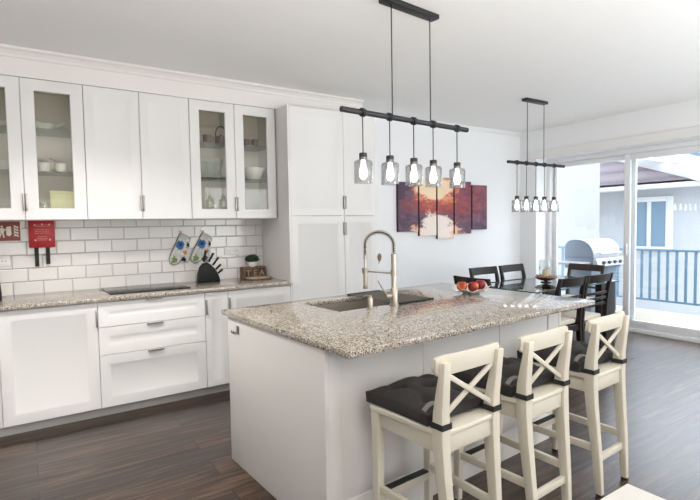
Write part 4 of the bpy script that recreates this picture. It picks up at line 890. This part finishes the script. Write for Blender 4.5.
# ------------------------------------------------------------------ dining set
dt = thing('dining_table', 'glass-topped dining table with dark slab legs', 'table', (4.05, 2.90, 0))
G().box(0, 1.50, 0, 0.76, 0.728, 0.739, 0.001).build('glass_top', M['tableglass'], dt, smooth=False)
g = G(); g.box(-0.0015, 1.5015, -0.0025, -0.0005, 0.7275, 0.7395).box(-0.0015, 1.5015, 0.7605, 0.7625, 0.7275, 0.7395).box(-0.0025, -0.0005, -0.0025, 0.7625, 0.7275, 0.7395).box(1.5005, 1.5025, -0.0025, 0.7625, 0.7275, 0.7395)
g.build('polished_edge', M['glassedge'], dt, smooth=False)
for x, y, w_ in ((0.01, 0.165, 0.285), (0.01, 0.67, 0.105), (1.155, 0.005, 0.285), (1.155, 0.67, 0.285)): G().box(x, x+w_, y, y+0.07, 0, 0.7275, 0.002).build('leg', M['dark'], dt)
def make_chair(loc, rz, label, wood):
    """local: seat centre at origin, back on -y side"""
    t = thing('dining_chair', label, 'chair', loc, rz, 'dark dining chairs round the glass table')
    w = 0.205
    for s in (-1, 1):
        G().bar((s*0.195, 0.165, 0), (s*0.195, 0.165, 0.43), 0.032, 0.032, up=(0, 1, 0), bev=0.002, w1=0.042, h1=0.042).build('leg', wood, t)
        g = G(); g.path([[(s*w-0.016, y-d/2, z), (s*w+0.016, y-d/2, z), (s*w+0.016, y+d/2, z), (s*w-0.016, y+d/2, z)] for y, z, d in ((-0.245, 0.0, 0.032), (-0.205, 0.22, 0.042), (-0.195, 0.43, 0.048), (-0.205, 0.60, 0.042), (-0.232, 0.78, 0.036), (-0.262, 0.90, 0.028))]); bm_bev(g, 0.003); g.build('back_post', wood, t)
    G().box(-0.197, 0.197, 0.152, 0.178, 0.37, 0.429).build('apron', wood, t); G().box(-0.198, 0.198, -0.205, -0.185, 0.37, 0.429).build('apron', wood, t)
    for s in (-1, 1): G().box(s*0.200-0.010, s*0.200+0.010, -0.172, 0.143, 0.37, 0.429).build('apron', wood, t)
    g = G(); g.box(-0.197, 0.197, -0.168, 0.190, 0.4295, 0.478, 0.016, 3); g.build('seat', M['seatpad'], t)
    def curved(z0, z1, th, y0, y1, bow, name):
        secs = []
        for i in range(11):
            x = -0.1985+0.397*i/10; u = x/0.1985; bb = -bow*(1-u*u)
            secs.append([(x, y0+bb-th/2, z0), (x, y0+bb+th/2, z0), (x, y1+bb+th/2, z1), (x, y1+bb-th/2, z1)])
        G().path(secs).build(name, wood, t, angle=50)
    curved(0.815, 0.898, 0.020, -0.240, -0.260, 0.022, 'top_rail')
    for z in (0.695, 0.640, 0.585): 
        yy = -0.205-0.027*(z-0.60)/0.18; curved(z, z+0.026, 0.014, yy, yy-0.003, 0.018, 'back_slat')
    return t
dw = M['dark']
cA = make_chair((4.185, 2.862, 0), 0.02, 'dark slat-back dining chair on the near side, left of the pair beyond the island', dw)
dup(cA, (4.635, 2.862, 0), 0.0, 'dark slat-back dining chair on the near side, right of the pair beyond the island')
dup(cA, (4.395, 3.595, 0), PI-0.02, 'dark dining chair against the dining wall, next to the apples')
dup(cA, (4.905, 3.595, 0), PI+0.02, 'dark dining chair against the dining wall, nearest the window')
dup(cA, (3.770, 3.22, 0), -PI/2, 'dark dining chair at the island end of the table, hidden behind the apples')
cE = make_chair((5.745, 3.55, 0), PI/2, 'brown dining chair at the window end of the table', M['brown']); cE.scale = (1.08, 1, 0.955)
# centrepiece
cp = thing('candle_dish', 'footed amber pebble dish in the middle of the glass table', 'dish', (4.80, 3.31, 0.7396))
G().lathe([(0.001, 0), (0.055, 0), (0.058, 0.006), (0.020, 0.014), (0.016, 0.020), (0.05, 0.024), (0.095, 0.038), (0.118, 0.058), (0.115, 0.060), (0.092, 0.042), (0.05, 0.034), (0.001, 0.034)], n=36).build('dish', M['dark'], cp)
rng = random.Random(11)
g = G()
for i in range(150):
    a = rng.uniform(0, 2*PI); r = rng.uniform(0.045, 0.103); g.ball((r*math.cos(a), r*math.sin(a), 0.054+0.004*(r/0.12)**2+rng.uniform(0, 0.020)), rng.uniform(0.007, 0.013), (1, rng.uniform(0.7, 1), 0.7), 1)
pb = g.build('pebbles', M['pebble'], cp); tag(pb, kind='stuff')
cn = thing('pillar_candle', 'cream pillar candle standing in the pebble dish', 'candle', (4.80, 3.31, 0.7805))
G().lathe([(0.001, 0), (0.036, 0), (0.036, 0.097), (0.030, 0.099), (0.001, 0.096)]).build('wax', M['candle'], cn)
G().cyl((0, 0, 0.096), (0.001, 0, 0.109), 0.001, 6).build('wick', M['rubber'], cn)
hg = G().lathe([(0.062, 0.0), (0.066, 0.002), (0.072, 0.08), (0.074, 0.16), (0.066, 0.21), (0.063, 0.21), (0.071, 0.16), (0.069, 0.08), (0.062, 0.0)], n=30).build('hurricane_glass', M['bowlglass'], None, (4.80, 3.31, 0.7840)); tag(hg, 'clear hurricane glass around the candle', 'glass cylinder')

# ------------------------------------------------------------------ white table corner in the foreground
ft = thing('side_table', 'white table whose corner pokes into the bottom edge of the picture', 'table', (1.25, 0.625, 0))
G().box(-0.70, 0, -0.95, 0, 0.722, 0.75, 0.003).build('table_top', M['whitetable'], ft)
for x in (-0.68, -0.06):
    for y in (-0.93, -0.06): G().box(x, x+0.04, y, y+0.04, 0, 0.7215, 0.002).build('leg', M['whitetable'], ft)

# ------------------------------------------------------------------ outside
struct('balcony_floor', G().box(6.452, 8.35, -1.0, 7.5, -0.20, -0.03), M['balc'])
rl = thing('balcony_railing', 'blue-grey metal balcony railing with upright bars', 'railing', (8.2, 0, 0))
G().box(-0.02, 0.02, 0.4, 7.4, 0.925, 0.962, 0.003).build('top_rail', M['rail'], rl)
G().box(-0.018, 0.018, 0.4, 7.4, 0.140, 0.172, 0.003).build('bottom_rail', M['rail'], rl)
y = 0.52
while y < 7.3:
    G().box(-0.008, 0.008, y-0.018, y+0.018, 0.1725, 0.9245).build('baluster', M['rail'], rl, smooth=False); y += 0.126
for y in (0.42, 2.7, 5.0, 7.38): G().box(-0.02, 0.02, y-0.02, y+0.02, -0.03, 0.1395).build('foot_post', M['rail'], rl, smooth=False)
# gas grill
gr = thing('gas_grill', 'grey and steel gas grill with four knobs out on the balcony', 'grill', (6.80, 3.90, -0.0295))
G().box(0.03, 0.72, 0.06, 0.44, 0.06, 0.74, 0.01).build('cabinet', M['grillside'], gr)
G().box(0.0, 0.75, 0.02, 0.47, 0.7405, 0.903, 0.008).build('firebox', M['grillside'], gr)
hp = [(0.0, 0.0), (0.0, 0.03)]
def hood_sec(x, k=1.0):
    out = []
    for i in range(15):                                   # rolled front, high flat-topped back
        a = PI*i/14; c_, s_ = math.cos(a), math.sin(a)
        out.append((x, 0.245-0.225*(abs(c_)**(1.0 if c_ > 0 else 0.55))*(1 if c_ > 0 else -1), 0.905+0.262*max(0, s_)**(0.85 if c_ > 0 else 0.5)))
    return out
G().path([hood_sec(0.02), hood_sec(0.73)]).build('hood', M['grillsteel'], gr)
for x0, x1 in ((0.0, 0.019), (0.731, 0.75)): G().path([hood_sec(x0), hood_sec(x1)]).build('hood_end', M['grillside'], gr)
g = G(); g.cyl((0.10, -0.035, 0.965), (0.65, -0.035, 0.965), 0.012, 12)
for x in (0.12, 0.63): g.cyl((x, -0.035, 0.965), (x, 0.055, 0.975), 0.008, 8)
g.build('hood_handle', M['grillsteel'], gr)
g = G(); g.path([[(x, y, z) for y, z in ((0.018, 0.770), (-0.060, 0.790), (-0.020, 0.895), (0.018, 0.900))] for x in (0.0, 0.75)]); cpn = g.build('control_panel', M['grillsteel'], gr)
for i in range(4):
    x = 0.15+0.15*i; G().cyl((x, -0.042, 0.842), (x, -0.070, 0.831), 0.026, 16).build('knob', M['knob'], cpn)
G().box(-0.30, -0.001, 0.06, 0.44, 0.815, 0.85, 0.006).build('side_shelf', M['grillsteel'], gr)
G().box(0.751, 1.03, 0.06, 0.44, 0.815, 0.85, 0.006).build('side_shelf', M['grillsteel'], gr)
for x in (0.07, 0.68):
    for y in (0.09, 0.41): G().cyl((x-0.015, y, 0.030), (x+0.015, y, 0.030), 0.030, 14).build('wheel', M['rubber'], gr)
# white wing of the building next door
struct('wall_neighbour', G().box(9.6, 9.72, 5.48, 12.0, -4, 6.0), M['render'])
# opposite house
nh = thing('neighbouring_house', 'pale house with a brown tiled roof across from the balcony', 'house', (13.0, 0, 0))
G().box(0, 6, -12, 9.5, -4, 2.30).build('wall', M['house'], nh, smooth=False)
G().box(-0.45, 0.0, -12, 9.5, 2.165, 2.325, 0.01).build('eave', M['outwhite'], nh, smooth=False)
g = G(); g.path([[(-0.45, 4.80, 2.33), (-0.45, 9.6, 2.33), (3.2, 9.6, 4.46), (2.3, 9.45, 3.94)], [(-0.45, 4.80, 2.27), (-0.45, 9.6, 2.27), (3.2, 9.6, 4.36), (2.3, 9.45, 3.84)]])
g.build('tiled_roof', M['roof'], nh, smooth=False)
G().bar((-0.50, 4.70, 2.36), (2.3, 9.9, 4.02), 0.20, 0.24, bev=0.02).build('hip_board', M['outwhite'], nh)
G().bar((-0.05, 2.0, 1.62), (-0.05, 6.9, 3.44), 0.16, 0.30, bev=0.01).build('verge_board', M['outwhite'], nh)
G().bar((-0.06, 2.0, 1.80), (-0.06, 6.9, 3.62), 0.20, 0.07, bev=0.01).build('gutter', M['rail'], nh)
wf = G()
for y0, y1, z0, z1 in ((5.50, 5.66, 0.66, 1.98), (6.00, 6.09, 0.74, 1.86), (6.42, 6.55, 0.66, 1.98), (5.66, 6.42, 1.86, 1.98), (5.66, 6.42, 0.66, 0.75)): wf.box(-0.06, -0.0005, y0, y1, z0, z1, 0.004)
wo = wf.build('window_frame', M['outwhite'], nh)
G().box(-0.03, -0.0006, 5.66, 6.0, 0.75, 1.86).build('window_pane', M['houseglass'], wo, smooth=False)
G().box(-0.03, -0.0006, 6.09, 6.42, 0.75, 1.86).build('window_pane', M['houseglass'], wo, smooth=False)
